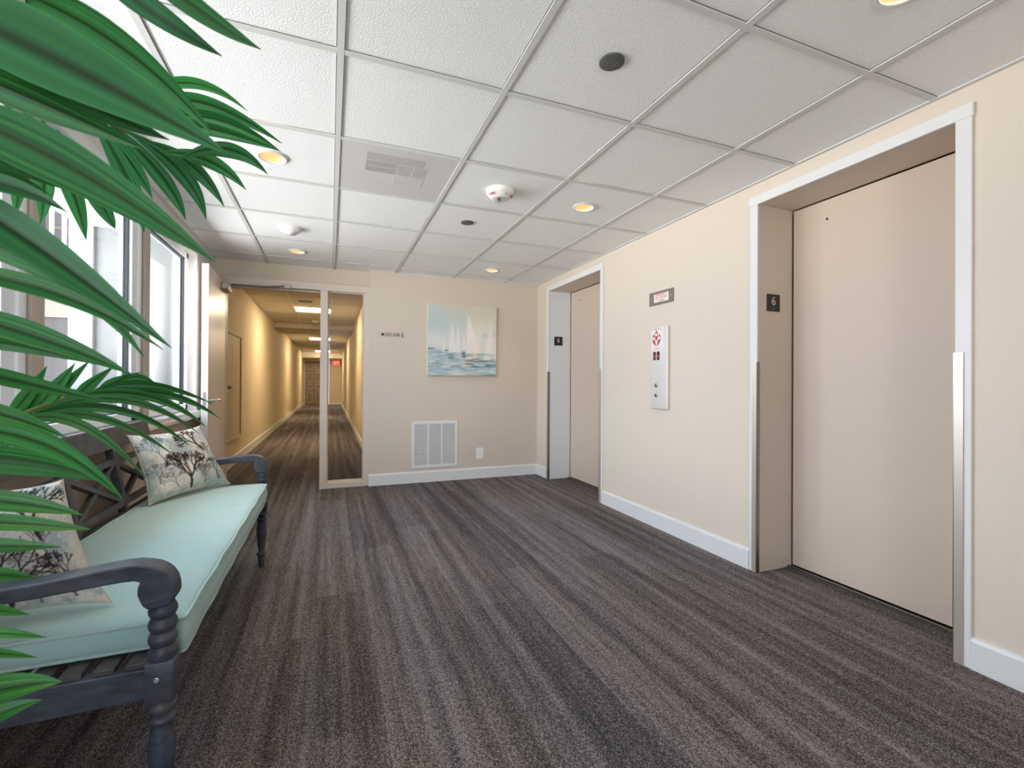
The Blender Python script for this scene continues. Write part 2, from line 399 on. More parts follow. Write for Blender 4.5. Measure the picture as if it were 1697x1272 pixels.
# windows: fixed mullions and sashes
GXP = -1.09
w = MB(); w.box(XL-.004, XL+.014, WY1, WY1+.055, WZ0-.02, WZ1+.055, .004); w.box(XL-.004, XL+.014, 1.07, WY1, WZ1, WZ1+.055, .004); w.box(XL-.004, XL+.014, 1.07, 1.125, WZ0-.02, WZ1, .004)
struct(w.build('trim_1', TRIM), 'white casing round the window strip', 'trim')
sl = MB(); sl.box(GXP-.04, -.972, 1.125, WY1+.05, WZ0-.035, WZ0-.004, .006); sl.box(-.985, -.962, 1.07, WY1+.06, WZ0-.06, WZ0-.03, .005)
struct(sl.build('trim_2', SILL), 'white marble window sill behind the bench', 'trim')
units = [(3.48, 4.355, 'far window pane nearest the open door'), (2.345, 3.385, 'middle window behind the bench'), (1.215, 2.265, 'window beside the palm leaves')]
mu = MB()
for y0 in (3.39, 2.265, 1.13): mu.box(GXP-.04, GXP+.05, y0, y0+.085, WZ0, WZ1, .004)
struct(mu.build('trim_3', MULL), 'tan mullion posts between the windows', 'trim')
for k, (y0, y1, lab) in enumerate(units):
    f = MB(); st = .05 if k == 0 else .145; lt = .006
    f.box(GXP-.03, GXP+.035, y1-st, y1, WZ0, WZ1, .004); f.box(GXP-.03, GXP+.02, y0, y0+lt, WZ0, WZ1)
    f.box(GXP-.03, GXP+.035, y0, y1, WZ0, WZ0+.05, .004); f.box(GXP-.03, GXP+.035, y0, y1, WZ1-.045, WZ1, .004)
    if k: f.box(GXP+.03, GXP+.045, y1-.07, y1-.055, WZ0+.02, WZ1-.02)
    wo = struct(f.build('window_%d' % (k+1), WFRAME), lab, 'window')
    s = MB(); ya, yb, za, zb = y0+lt, y1-st, WZ0+.05, WZ1-.045
    s.box(GXP-.005, GXP+.018, yb-.011, yb, za, zb); s.box(GXP-.005, GXP+.018, ya, yb, zb-.009, zb); s.box(GXP-.005, GXP+.012, ya, yb, za, za+.006)
    s.build('seal', SEAL, wo)
    MB().box(GXP, GXP+.006, ya, yb-.011, za+.006, zb-.009).build('pane', CLEAR, wo)

# baseboards
def bb_profile(): return [(0, 0), (.016, 0), (.016, .105), (.010, .118), (0, .12)]
b = MB(); b.prism([(YB-u, z) for u, z in bb_profile()], .372, XR, 'x'); struct(b.build('baseboard_back', TRIM), 'white baseboard under the sailboat canvas', 'baseboard')
b = MB()
for y0, y1 in ((F2+.05, YB), (N2+.053, F1-.053), (YF, N1-.05)): b.prism([(XR-u, z) for u, z in bb_profile()], y0, y1, 'y')
struct(b.build('baseboard_right', TRIM), 'white baseboard along the lift wall', 'baseboard')
b = MB(); b.prism([(XL+u, z) for u, z in bb_profile()], YF, 5.0, 'y'); struct(b.build('baseboard_left', TRIM), 'white baseboard under the windows', 'baseboard')

# ------------------------------------------------------------------ lifts
def lift(y0, y1, jm, dn, tn, lab, labt):
    j = MB()      # jamb liner and head
    j.box(XR-.004, 2.545, y1, y1+.012, 0, ZH+.012); j.box(XR-.004, 2.545, y0-.012, y0, 0, ZH+.012)
    jo = struct(j.build('trim_%d' % (tn+1), jm), labt+' deep jamb lining', 'trim')
    MB().box(XR-.004, 2.545, y0, y1, ZH, ZH+.012).build('head_lining', JAMBB, jo)
    t = MB(); t.box(XR-.014, XR, y0-.05, y0, 0, ZH+.002, .002); t.box(XR-.014, XR, y1, y1+.05, 0, ZH+.002, .002)
    t.box(XR-.017, XR, y0-.054, y1+.056, ZH, ZH+.052, .002)
    struct(t.build('trim_%d' % tn, TRIM), labt+' white casing', 'trim')
    MB().box(2.60, 2.612, y0-.05, y1+.05, 0, ZH+.05).build('trim_%d' % (tn+2), DARK)
    struct(bpy.data.objects['trim_%d' % (tn+2)], labt+' dark shaft gap', 'trim')
    d = MB(); d.box(2.55, 2.575, y0+.001, y1-.007, .012, ZH-.006, .002)
    do = struct(d.build(dn, DOORP), lab, 'lift door')
    hy = y1-.205
    MB().lathe([(.0065, 0), (.0065, -.0015), (.004, -.0016)], axis='x', org=(2.55, hy, 1.990), n=16).build('key_hole', DARK, do)
    s = MB(); s.box(2.515, 2.585, y0, y1, 0, .006); s.box(2.515, 2.528, y0, y1, .006, .010)
    s.build('sill_track', STEELD, do)
lift(N1, N2, JAMBB, 'door_2', 4, 'near beige lift door, large at right', 'near lift')
lift(F1, F2, JAMBW, 'door_3', 7, 'far beige lift door beside the back corner', 'far lift')

GUARD = mat('pale_guard_steel', (206, 196, 182), .4, .6)  # reflected brightness put into the face strip's colour; jamb strip stays darker
def guard(y, sgn, lab):
    """stainless angle wrapping a jamb edge; sgn +1: jamb face looks toward -y"""
    t = thing('corner_guard', lab, 'corner guard', (XR-.016, y, .6), 'steel guards on the lift jambs')
    m = MB(); m.box(XR-.019, XR-.0145, min(y, y+sgn*.028), max(y, y+sgn*.028), .002, 1.202)
    m.build('face_strip', GUARD, t)
    m = MB(); m.box(XR-.019, XR+.006, min(y, y-sgn*.003), max(y, y-sgn*.003), .002, 1.202)
    m.build('jamb_strip', STEELD, t)
guard(N2, 1, 'steel corner guard on left edge of the near lift')
guard(N1, -1, 'steel corner guard on right edge of the near lift')
guard(F2, 1, 'steel corner guard on left edge of the far lift')
guard(F1, -1, 'steel corner guard on right edge of the far lift')

def floor_plate(y, lab):
    t = thing('floor_number_plate', lab, 'sign', (2.392, y, 1.549), 'black lift floor number plates')
    MB().box(2.341, 2.443, y-.004, y-.0005, 1.498, 1.597).build('plate', BLACKP, t)
    text_obj('numeral', '6', .072, WINK, (2.392, y-.0045, 1.556), (1, 0, 0), (0, 0, 1), t)
    m = MB()
    for dx, dz in ((-.006, .004), (0, .004), (-.006, -.003)): m.lathe([(.0016, 0), (.0012, -.001)], axis='y', org=(2.392+dx, y-.004, 1.514+dz), n=8)
    m.build('braille', WINK, t)
floor_plate(N2, 'black plate reading 6 on the near lift jamb')
floor_plate(F2, 'black plate reading 6 on the far lift jamb')

# call station
t = thing('lift_call_panel', 'tall brushed steel lift call panel between the two lifts', 'call panel', (XR, 2.779, 1.19))
xp = XR-.024
MB().box(xp, XR, 2.687, 2.872, .889, 1.495, .003).build('panel', mat('satin_panel_steel', (232, 230, 226), .5, .7, bump=.04, bscale=60, stretch=(1, 40, 1)), t)
m = MB(); m.box(xp-.0006, xp, 2.730, 2.868, 1.325, 1.490); pz = m.build('printed_area', PAPER, t)
def leafpoly(cy, cz, w, h): return [(cy, cz+h), (cy-w, cz+.15*h), (cy-w*.8, cz-.2*h), (cy, cz-h), (cy+w*.8, cz-.2*h), (cy+w, cz+.15*h)]
m = MB(); YC = 2.805
m.prism(leafpoly(YC, 1.432, .020, .042), xp-.0016, xp-.0006, 'x')
for s in (-1, 1): m.prism([(YC+s*.034, 1.447), (YC+s*.052, 1.405), (YC+s*.030, 1.372), (YC+s*.002, 1.352), (YC+s*.014, 1.380), (YC+s*.019, 1.412)], xp-.0016, xp-.0006, 'x')
pg = m.build('fire_pictogram', RED2, t)
m = MB()
for dy, z in ((0, 1.438), (-.034, 1.410), (.034, 1.410)): m.lathe([(.0125, 0), (.0125, -.0006)], axis='x', org=(xp-.0016, YC+dy, z), n=18)
m.build('pictogram_circles', PAPER, pg)
text_obj('caption', 'IN CASE OF FIRE\nELEVATORS ARE OUT OF SERVICE', .0085, RED2, (xp-.0007, YC, 1.480), (0, -1, 0), (0, 0, 1), t, .0003)
text_obj('caption', 'USE EXIT STAIRS', .0085, DINK, (xp-.0007, YC, 1.336), (0, -1, 0), (0, 0, 1), t, .0003)
for y in (2.826, 2.785):
    d = MB().box(xp-.002, xp, y-.014, y+.014, 1.250, 1.312).build('display', DISPL, t)
    text_obj('digit', '4', .032, LEDR, (xp-.0025, y, 1.276), (0, -1, 0), (0, 0, 1), d, .0003)
for z, s in ((1.062, 1), (.988, -1)):
    bt = MB().lathe([(.015, 0), (.015, -.004), (.012, -.0055)], axis='x', org=(xp, 2.806, z), n=20).build('button', STEELD, t, True)
    MB().prism([(2.806-.008, z-s*.005), (2.806+.008, z-s*.005), (2.806, z+s*.008)], xp-.0066, xp-.0053, 'x').build('arrow', DINK, bt)

t = thing('emergency_stairs_sign', 'grey metal plate with red emergency stairs notice above the call panel', 'sign', (XR, 2.78, 1.715))
MB().box(XR-.006, XR, 2.646, 2.915, 1.664, 1.764, .002).build('plate', PLATEG, t)
MB().box(XR-.0068, XR-.006, 2.697, 2.858, 1.683, 1.746).build('notice', PAPER, t)
text_obj('notice_lettering', 'EMERGENCY\nUSE THE EXIT\nSTAIRS', .0215, REDINK, (XR-.0072, 2.778, 1.7145), (0, -1, 0), (0, 0, 1), t, .0003)
for y in (2.67, 2.885): MB().lathe([(.005, 0), (.004, -.002)], axis='x', org=(XR-.006, y, 1.715), n=12).build('screw', STEEL, t)

# ------------------------------------------------------------------ back wall things
t = thing('room_direction_sign', 'small grey plate reading 605-608 beside the glass sidelight', 'sign', (.589, YB, 1.573))
MB().box(.462, .716, YB-.004, YB, 1.548, 1.600, .001).build('plate', mat('sign_grey', (196, 188, 170), .4), t)
text_obj('room_numbers', '605-608', .046, DINK, (.606, YB-.0045, 1.573), (1, 0, 0), (0, 0, 1), t)
m = MB(); m.lathe([(.0145, 0), (.0145, -.001)], axis='y', org=(.506, YB-.004, 1.575), n=20)
m.add([(.520, YB-.005, 1.575), (.510, YB-.005, 1.586), (.510, YB-.005, 1.564)], [(0, 1, 2)]); m.build('dot_marker', DINK, t)
MB().box(.702, .712, YB-.008, YB-.004, 1.549, 1.599).build('end_cap', PLATEG, t)

# return air grille
t = thing('return_air_grille', 'white louvred return air grille low on the back wall', 'vent', (1.064, YB, .405))
GX0, GX1, GZ0, GZ1 = .812, 1.316, .152, .656
m = MB(); fw = .03
m.box(GX0, GX1, YB-.008, YB, GZ1-fw, GZ1, .002); m.box(GX0, GX1, YB-.008, YB, GZ0, GZ0+fw, .002)
m.box(GX0, GX0+fw, YB-.0082, YB, GZ0, GZ1, .002); m.box(GX1-fw, GX1, YB-.0082, YB, GZ0, GZ1, .002)
for k in (1, 2):
    x = GX0+fw+(GX1-GX0-2*fw)*k/3; m.box(x-.008, x+.008, YB-.007, YB, GZ0+fw, GZ1-fw)
m.build('frame', TRIM, t)
MB().box(GX0+.02, GX1-.02, YB-.001, YB-.0004, GZ0+.02, GZ1-.02).build('backing', mat('grille_shadow_grey', (66, 64, 62), .9), t)
ns = 34
for p in range(3):
    m = MB(); xa = GX0+fw+(GX1-GX0-2*fw)*p/3+(.008 if p else 0); xb = GX0+fw+(GX1-GX0-2*fw)*(p+1)/3-(.008 if p < 2 else 0)
    for k in range(ns):
        z = GZ0+fw+(GZ1-GZ0-2*fw)*(k+.5)/ns
        m.add([(xa, YB-.0012, z+.0042), (xb, YB-.0012, z+.0042), (xb, YB-.0065, z-.0024), (xa, YB-.0065, z-.0024), (xa, YB-.0012, z+.0030), (xb, YB-.0012, z+.0030), (xb, YB-.0065, z-.0036), (xa, YB-.0065, z-.0036)],
              [(0, 1, 2, 3), (7, 6, 5, 4), (3, 2, 6, 7), (0, 4, 5, 1), (0, 3, 7, 4), (1, 5, 6, 2)])
    m.build('louvre_bank', TRIM, t)

def outlet(x, y, z, lab, axis='y', s=1):
    t = thing('wall_outlet', lab, 'outlet', (x, y, z))
    if axis == 'y':
        MB().box(x-.042, x+.042, y-.006, y, z-.06, z+.06, .002).build('cover_plate', WPLAST, t)
        for dz in (-.022, .022):
            so = MB().box(x-.017, x+.017, y-.0085, y-.006, z+dz-.015, z+dz+.015, .001).build('socket', WPLAST, t)
            m = MB()
            for dx in (-.007, .007): m.box(x+dx-.0012, x+dx+.0012, y-.009, y-.0084, z+dz-.004, z+dz+.006)
            m.build('slots', DARK, so)
    else:
        MB().box(x, x+.006, y-.042, y+.042, z-.06, z+.06, .002).build('cover_plate', WPLAST, t)
        for dz in (-.022, .022): MB().box(x+.006, x+.0085, y-.017, y+.017, z+dz-.015, z+dz+.015).build('socket', WPLAST, t)
outlet(1.575, YB, .281, 'white wall outlet right of the louvred grille')

# ---- painting: strokes rasterised into pigment per vertex
def raster_painting(n):
    rng = np.random.default_rng(3)
    yy, xx = np.mgrid[0:n, 0:n]/(n-1.)          # yy: 0 bottom .. 1 top
    def c(*k): return np.array(lin(k))
    def sm(a, lo, hi): return np.clip((a-lo)/(hi-lo), 0, 1)
    def blob(cx, cy, rx, ry, p=1.): return np.exp(-(((xx-cx)/rx)**2+((yy-cy)/ry)**2))*p
    img = np.ones((n, n, 3))*c(206, 212, 205)
    def mixin(col, w): img[:] = img*(1-w[..., None])+col*w[..., None]
    mixin(c(214, 204, 184), np.clip(blob(.75, .9, .35, .25)+blob(.6, .98, .4, .1), 0, .9))
    mixin(c(184, 198, 198), np.clip(blob(.12, .72, .25, .3, .8)+blob(.5, .7, .15, .3, .5), 0, .8))
    mixin(c(222, 220, 214), np.clip(blob(.1, .5, .25, .12, .8), 0, .8))
    sea = sm(.40-.06*xx-yy, -.02, .05); mixin(c(190, 204, 200), sea)
    # sails
    def sail(apx, apy, bl, br, by, w, col):
        t = np.clip((apy-yy)/(apy-by), 0, 1); l_ = apx+(bl-apx)*t**1.1; r_ = apx+(br-apx)*t**.85
        m = sm(xx, l_-.012, l_+.012)*sm(-xx, -r_-.012, -r_+.012)*(yy < apy)*(yy > by)
        mixin(col, m*w)
    wh = c(228, 226, 220); cr = c(226, 216, 200)
    sail(.23, .52, .185, .25, .29, .85, wh); sail(.34, .78, .29, .40, .30, .8, wh); sail(.43, .74, .38, .47, .29, .7, wh)
    sail(.51, .62, .47, .55, .28, .6, wh); sail(.565, .90, .55, .78, .26, .92, c(226, 219, 211)); sail(.72, .78, .70, .78, .27, .5, cr)
    sail(.92, .82, .79, .98, .23, .85, cr); sail(.90, .70, .82, .94, .24, .6, wh); sail(1.0, .55, .95, 1.02, .22, .7, wh)
    mixin(c(168, 186, 182), np.clip(blob(.83, .58, .05, .04, .6)+blob(.97, .6, .03, .04, .5), 0, .7))
    # water strokes
    for k in range(260):
        cx, cy = rng.random(), rng.random()*.36*(1-.1); L, h = .03+.07*rng.random(), .006+.008*rng.random()
        col = [c(120, 160, 168), c(96, 146, 158), c(206, 214, 206), c(150, 184, 184), c(216, 210, 194), c(134, 158, 186)][rng.integers(0, 6)]
        m = np.exp(-(((xx-cx)/L)**4+((yy-cy-.02*(xx-cx))/h)**2)); mixin(col, m*.6*np.clip((.40-.06*cx-cy)/.05, 0, 1))
    def stroke(cx, cy, L, h, col, w=.9, sl=0.): mixin(col, np.exp(-(((xx-cx)/L)**4+((yy-cy-sl*(xx-cx))/h)**2))*w)
    stroke(.04, .375, .06, .010, c(72, 84, 70)); stroke(.12, .33, .1, .03, c(140, 164, 190), .7); stroke(.26, .355, .03, .010, c(90, 104, 88))
    stroke(.33, .30, .04, .008, c(96, 96, 84)); stroke(.33, .255, .05, .018, c(82, 110, 110), .8)
    stroke(.51, .315, .03, .035, c(88, 104, 98), .9); stroke(.52, .27, .02, .02, c(70, 84, 78), .8)
    stroke(.60, .215, .07, .010, c(104, 56, 36), .95, .05); stroke(.68, .235, .09, .012, c(176, 112, 76), .9, .15); stroke(.64, .29, .012, .05, c(222, 160, 128), .7)
    stroke(.60, .165, .08, .012, c(96, 104, 76), .9, -.1); stroke(.68, .13, .06, .012, c(80, 102, 120), .8); stroke(.74, .20, .12, .014, c(92, 138, 148), .8)
    stroke(.88, .15, .05, .025, c(92, 124, 120), .9); stroke(.97, .15, .03, .02, c(80, 118, 128), .8); stroke(.93, .01, .1, .02, c(92, 158, 168), .9)
    stroke(.86, .215, .12, .007, c(128, 104, 76), .8); stroke(.2, .05, .25, .03, c(184, 208, 204), .6); stroke(.5, .03, .2, .025, c(222, 214, 196), .6)
    img += rng.normal(0, .012, (n, n, 1)); return np.clip(img, 0, 1)

def color_mesh(name, verts, faces, cols, m, parent=None, smooth=True):
    me = bpy.data.meshes.new(name); me.from_pydata(verts, [], faces); me.materials.append(m)
    ca = me.color_attributes.new('Col', 'FLOAT_COLOR', 'POINT')
    arr = np.ones((len(verts), 4), dtype=np.float32); arr[:, :3] = cols; ca.data.foreach_set('color', arr.ravel())
    if smooth: me.polygons.foreach_set('use_smooth', [True]*len(faces))
    me.update(); o = bpy.data.objects.new(name, me); C.objects.link(o)
    if parent is not None: o.parent = parent; o.matrix_parent_inverse = parent.matrix_basis.inverted()
    return o
t = thing('picture_canvas', 'square canvas of white sailboats on pale sea on the back wall', 'painting', (1.36, YB, 1.54))
n = 170; px0, px1, pz0, pz1 = .972, 1.752, 1.152, 1.925; yf = YB-.036
img = raster_painting(n)
vs = [(px0+(px1-px0)*i/(n-1), yf, pz0+(pz1-pz0)*j/(n-1)) for j in range(n) for i in range(n)]
fs = [(j*n+i, j*n+i+1, (j+1)*n+i+1, (j+1)*n+i) for j in range(n-1) for i in range(n-1)]
ART = attr_mat('oil_paint_canvas', .6, bump=.3, bscale=260)
color_mesh('painted_face', vs, fs, img.reshape(-1, 3), ART, t, False)
MB().box(px0, px1, yf+.0004, YB-.001, pz0, pz1).build('canvas_edge', mat('canvas_white', (226, 222, 212), .8), t)

# ------------------------------------------------------------------ doorway, sidelight and open door
YFR = 5.0
m = MB()
m.box(-.985, -.925, YFR, YQ+.07, 0, 2.062, .003); m.box(-.925, .378, YFR, YQ+.07, 1.992, 2.062, .003)
m.box(-.098, -.028, YFR, YQ+.07, 0, 1.992, .003); m.box(.322, .378, YFR, YQ+.07, 0, 1.992, .003); m.box(-.028, .322, YFR, YQ+.07, 0, .055, .003)
fr = struct(m.build('trim_10', FRAME), 'beige frame round the doorway and glass sidelight', 'trim')
m = MB(); m.box(-.92, -.104, YQ+.0, YQ+.07, 1.978, 1.992); m.build('door_stop', FRAME, fr)
m = MB(); m.box(-.028, -.017, YFR+.03, YFR+.05, .055, 1.992); m.box(.311, .322, YFR+.03, YFR+.05, .055, 1.992); m.box(-.017, .311, YFR+.03, YFR+.05, .055, .066); m.box(-.017, .311, YFR+.03, YFR+.05, 1.981, 1.992)
m.build('glazing_bead', JAMBB, fr)
MB().box(-.101, -.098, YFR+.02, YFR+.045, .93, .985).build('strike_plate', STEELD, fr)
sg = struct(MB().box(-.017, .311, YFR+.037, YFR+.043, .066, 1.981).build('window_4', CLEAR), 'narrow glass sidelight beside the doorway', 'window')

# door leaf, hinged at left, swung into the lobby
hx, hy = -.918, 5.0; tx, ty = -.882, 4.19
dv = Vector((tx-hx, ty-hy, 0)); Ld = dv.length; dx = dv.normalized(); dn = Vector((dx.y, -dx.x, 0))   # dn -> toward -X side
M = Matrix(((dx.x, dn.x, 0, hx), (dx.y, dn.y, 0, hy), (0, 0, 1, 0), (0, 0, 0, 1)))
def leafpart(mb, name, mm, parent=None, smooth=False):
    mb.v = [tuple(M @ Vector(p)) for p in mb.v]; return mb.build(name, mm, parent, smooth)
if (M @ Vector((0, 1, 0))).x > hx: pass
dl = struct(leafpart(MB().box(0, Ld, .0, .045, .012, 1.985, .001), 'door_1', LEAFDOOR), 'beige wooden door standing open beside the window', 'door')
leafpart(MB().box(Ld, Ld+.0012, .0, .045, .012, 1.985), 'door_edge', DOOREDGE, dl)
hd = leafpart(MB().lathe([(.027, 0), (.027, -.008), (.012, -.010), (.011, -.045)], axis='y', org=(Ld-.062, 0, .925), n=20), 'handle', STEEL, dl, True)
leafpart(MB().tube([(Ld-.062, -.045, .925), (Ld-.09, -.052, .925), (Ld-.19, -.05, .923)], [.010, .010, .008], 12), 'lever', STEEL, hd, True)
leafpart(MB().box(Ld, Ld+.003, .012, .034, .85, .99), 'latch_plate', STEELD, dl)
cl = leafpart(MB().box(.03, .26, -.055, 0, 1.895, 1.955, .006), 'door_closer', STEELD, dl)
cm = MB(); a = M @ Vector((.13, -.05, 1.962))
cm.tube([a, (-.60, 4.97, 1.976)], .009, 8); cm.tube([(-.60, 4.97, 1.976), (-.42, 4.985, 2.0)], .009, 8); cm.box(-.47, -.37, 4.982, 5.0, 1.985, 2.02); cm.lathe([(.018, 1.955), (.018, 1.975)], (a.x, a.y), 14)
cm.build('closer_arm', STEELD, cl, True)

# ------------------------------------------------------------------ corridor
struct(MB().box(CXL-.15, CXL, YQ+.07, CYE+.2, 0, CZ+.1).build('wall_corridor_left', WALLC), 'left wall of the long corridor', 'wall')
struct(MB().box(CXR, CXR+.15, YQ+.07, CYE+.2, 0, CZ+.1).build('wall_corridor_right', WALLC), 'right wall of the long corridor', 'wall')
struct(MB().box(CXL, CXR, CYE, CYE+.15, 0, CZ+.1).build('wall_corridor_end', WALLC), 'end wall of the long corridor', 'wall')
m = MB(); m.box(CXL, CXR, YQ+.07, CYE, CZ+.003, CZ+.1); cc = struct(m.build('ceiling_corridor', CORTILE), 'tiled ceiling of the corridor', 'ceiling')
m = MB()
for x in (-.60, .01): m.box(x-.012, x+.012, YQ+.07, CYE, CZ, CZ+.0028)
y = 5.9
while y < CYE: m.box(CXL, CXR, y-.012, y+.012, CZ+.0004, CZ+.0028); y += T
m.build('ceiling_grid', TBAR, cc)
struct(MB().box(CXL, CXR, 11.3, 12.6, 2.262, CZ+.02).build('beam_1', CORTILE), 'dropped beam across the corridor ceiling', 'beam')
struct(MB().box(CXL, CXR, 21.9, CYE, 2.13, CZ+.02).build('beam_2', CORTILE), 'dropped bulkhead over the corridor end doors', 'beam')
b = MB(); b.prism([(CXL+u, z) for u, z in bb_profile()], YQ+.07, CYE, 'y'); struct(b.build('baseboard_corridor_left', TRIM), 'white baseboard on the corridor left wall', 'baseboard')
b = MB(); b.prism([(CXR-u, z) for u, z in bb_profile()], YQ+.07, CYE, 'y'); struct(b.build('baseboard_corridor_right', TRIM), 'white baseboard on the corridor right wall', 'baseboard')
b = MB(); b.prism([(CYE-u, z) for u, z in bb_profile()], .01, CXR, 'x'); struct(b.build('baseboard_corridor_end', TRIM), 'white baseboard at the corridor end', 'baseboard')

LT = [(8.65, 'glowing square ceiling light nearest in the corridor'), (14.6, 'middle glowing ceiling light in the corridor'), (20.6, 'farthest glowing ceiling light in the corridor')]
for k, (y, lab) in enumerate(LT):
    t = thing('ceiling_troffer', lab, 'ceiling light', (-.30, y+.3, CZ), 'square corridor ceiling lights')
    m = MB(); x0, x1, y0, y1 = -.598, .008, y, y+.606
    m.box(x0, x1, y0, y0+.025, CZ-.012, CZ); m.box(x0, x1, y1-.025, y1, CZ-.012, CZ); m.box(x0, x0+.025, y0+.025, y1-.025, CZ-.012, CZ); m.box(x1-.025, x1, y0+.025, y1-.025, CZ-.012, CZ)
    m.build('frame', TBAR, t)
    MB().box(x0+.025, x1-.025, y0+.025, y1-.025, CZ-.008, CZ-.004).build('diffuser', DIFF, t)
    for q in (.16, .44): MB().tube([(x0+.03, y0+q, CZ-.012), (x1-.03, y0+q, CZ-.012)], .016, 10).build('tube', TUBE, t)

MOULD = mat('door_moulding_paint', (186, 174, 156), .4)
# far double doors
DX0, DX1, DXM = -1.07, -.06, -.70
t = MB(); t.box(DX0-.05, DX0, CYE-.04, CYE, 0, 2.09); t.box(DX1, DX1+.05, CYE-.04, CYE, 0, 2.09); t.box(DX0, DX1, CYE-.04, CYE, 2.03, 2.09)
struct(t.build('trim_11', FRAME), 'frame of the double doors at the corridor end', 'trim')
for k, (x0, x1) in enumerate(((DX0, DXM-.002), (DXM+.002, DX1))):
    m = MB(); m.box(x0, x1, CYE-.03, CYE-.002, .01, 2.03)
    d = struct(m.build('door_%d' % (4+k), CORDOOR), ('left' if k == 0 else 'right')+' leaf of the panelled double doors at corridor end', 'door')
    for z0, z1 in ((.12, .62), (.72, .98), (1.08, 1.52), (1.62, 1.92)):
        m = MB(); xa, xb = x0+.07, x1-.07
        m.box(xa, xb, CYE-.042, CYE-.03, z0, z0+.028); m.box(xa, xb, CYE-.042, CYE-.03, z1-.028, z1); m.box(xa, xa+.02, CYE-.036, CYE-.03, z0+.02, z1-.02); m.box(xb-.02, xb, CYE-.036, CYE-.03, z0+.02, z1-.02)
        m.build('panel_moulding', MOULD, d)
    kx = x1-.05 if k == 0 else x0+.05
    MB().lathe([(.012, 0), (.012, -.03), (.030, -.04), (.030, -.06), (.016, -.068)], axis='y', org=(kx, CYE-.03, 1.0), n=16).build('knob', STEELD, d, True)
t = thing('exit_sign', 'glowing red exit sign at the corridor end', 'exit sign', (.25, CYE, 1.95))
MB().box(.10, .40, CYE-.06, CYE, 1.86, 2.06, .006).build('housing', WPLAST, t)
MB().box(.115, .385, CYE-.064, CYE-.06, 1.872, 2.048).build('lit_face', EXITR, t)
text_obj('exit_lettering', 'EXIT', .12, EXITW, (.25, CYE-.065, 1.96), (1, 0, 0), (0, 0, 1), t, .001)

# access panel on the corridor left wall
t = thing('wall_access_panel', 'flush beige access panel on the left corridor wall', 'access panel', (CXL, 6.62, 1.0))
MB().box(CXL+.0005, CXL+.012, 6.05, 7.2, .36, 1.66, .002).build('panel', mat('access_panel_paint', (200, 186, 160), .6), t)
m = MB(); m.box(CXL+.0005, CXL+.026, 7.2, 7.235, .325, 1.695, .003); m.box(CXL+.0005, CXL+.026, 6.015, 6.05, .325, 1.695, .003); m.box(CXL+.0005, CXL+.026, 6.05, 7.2, 1.66, 1.695, .003); m.box(CXL+.0005, CXL+.026, 6.05, 7.2, .325, .36, .003)
m.build('frame', mat('access_frame_paint', (192, 178, 152), .6), t)
MB().lathe([(.022, .0), (.022, .01), (.012, .03), (.012, .035)], axis='x', org=(CXL+.012, 6.42, 1.0), n=14).build('knob', STEELD, t, True)
for k, ch in enumerate('FIRE'): text_obj('lettering', ch, .07, REDINK, (CXL+.0126, 6.66, 1.49-.066*k), (0, 1, 0), (0, 0, 1), t, .0004)
outlet(CXL, 11.0, .33, 'white wall outlet low on the left corridor wall', 'x')
t = thing('smoke_detector', 'winged white detector on the corridor ceiling', 'smoke detector', (-.30, 10.55, CZ))
MB().lathe([(.075, CZ), (.075, CZ-.02), (.05, CZ-.045), (.02, CZ-.05)], (-.30, 10.55), 24).build('housing', WPLAST, t, True)
for s in (-1, 1): MB().prism([(-.30+s*.06, CZ-.012), (-.30+s*.16, CZ-.002), (-.30+s*.16, CZ), (-.30+s*.06, CZ)], 10.53, 10.57, 'y').build('wing', GPLAST, t)
t = thing('ceiling_cover_plate', 'small dark plate on the corridor ceiling before its first light', 'cover plate', (-.38, 8.1, CZ))
MB().box(-.48, -.28, 8.03, 8.17, CZ-.006, CZ, .002).build('plate', DISC, t)

# ------------------------------------------------------------------ ceiling fixtures
can_labels = ['recessed warm downlight just right of the palm tips', 'recessed warm downlight in front of the corridor doorway', 'recessed warm downlight before the near lift wall, right of the strobe', 'recessed warm downlight near the far lift corner', 'recessed downlight over the palm, above the frame', 'recessed downlight over the near lift, above the frame']
for (x, y), lab in zip(CANS, can_labels):
    t = thing('recessed_downlight', lab, 'downlight', (x, y, ZC), 'warm recessed ceiling downlights')
    MB().lathe([(.060, ZT+.001), (.060, ZC-.002), (.066, ZC-.004), (.075, ZC+.001), (.075, ZT+.001)], (x, y), 36, cap=False).build('trim_ring', TBAR, t, True)
    m = MB(); m.lathe([(.0605, ZC-.001), (.059, ZC+.03), (.052, ZC+.085), (.045, ZC+.115)], (x, y), 36, cap=False); m.build('reflector', CANIN, t, True)
    MB().lathe([(.047, ZC+.118), (.045, ZC+.104), (.03, ZC+.094), (.004, ZC+.09)], (x, y), 28).build('bulb', BULB, t, True)
    lp = bpy.data.lights.new('downlight_lamp', 'SPOT'); lp.energy = 24 if x < 0 else 8; lp.color = (1, .77, .52); lp.spot_size = R(56) if x < 0 else R(100); lp.spot_blend = .85; lp.shadow_soft_size = .045
    lo = bpy.data.objects.new('downlight_lamp', lp); C.objects.link(lo); lo.location = (x, y, ZC+.02)

for x, y, r, lab in ((.936, 1.415, .045, 'large dark grey round cover disc on the ceiling, closer one'), (.915, 3.229, .045, 'small looking dark grey round cover disc behind the fire strobe')):
    t = thing('ceiling_cover_disc', lab, 'cover disc', (x, y, ZC), 'dark round ceiling discs')
    MB().lathe([(r, ZT), (r, ZT-.006), (r-.004, ZT-.008)], (x, y), 40).build('disc', DISC, t, True)
    MB().box(x+.012, x+.014, y-.012, y+.012, ZT-.0084, ZT-.0079).build('slot', mat('disc_scratch', (140, 140, 140), .5), t)

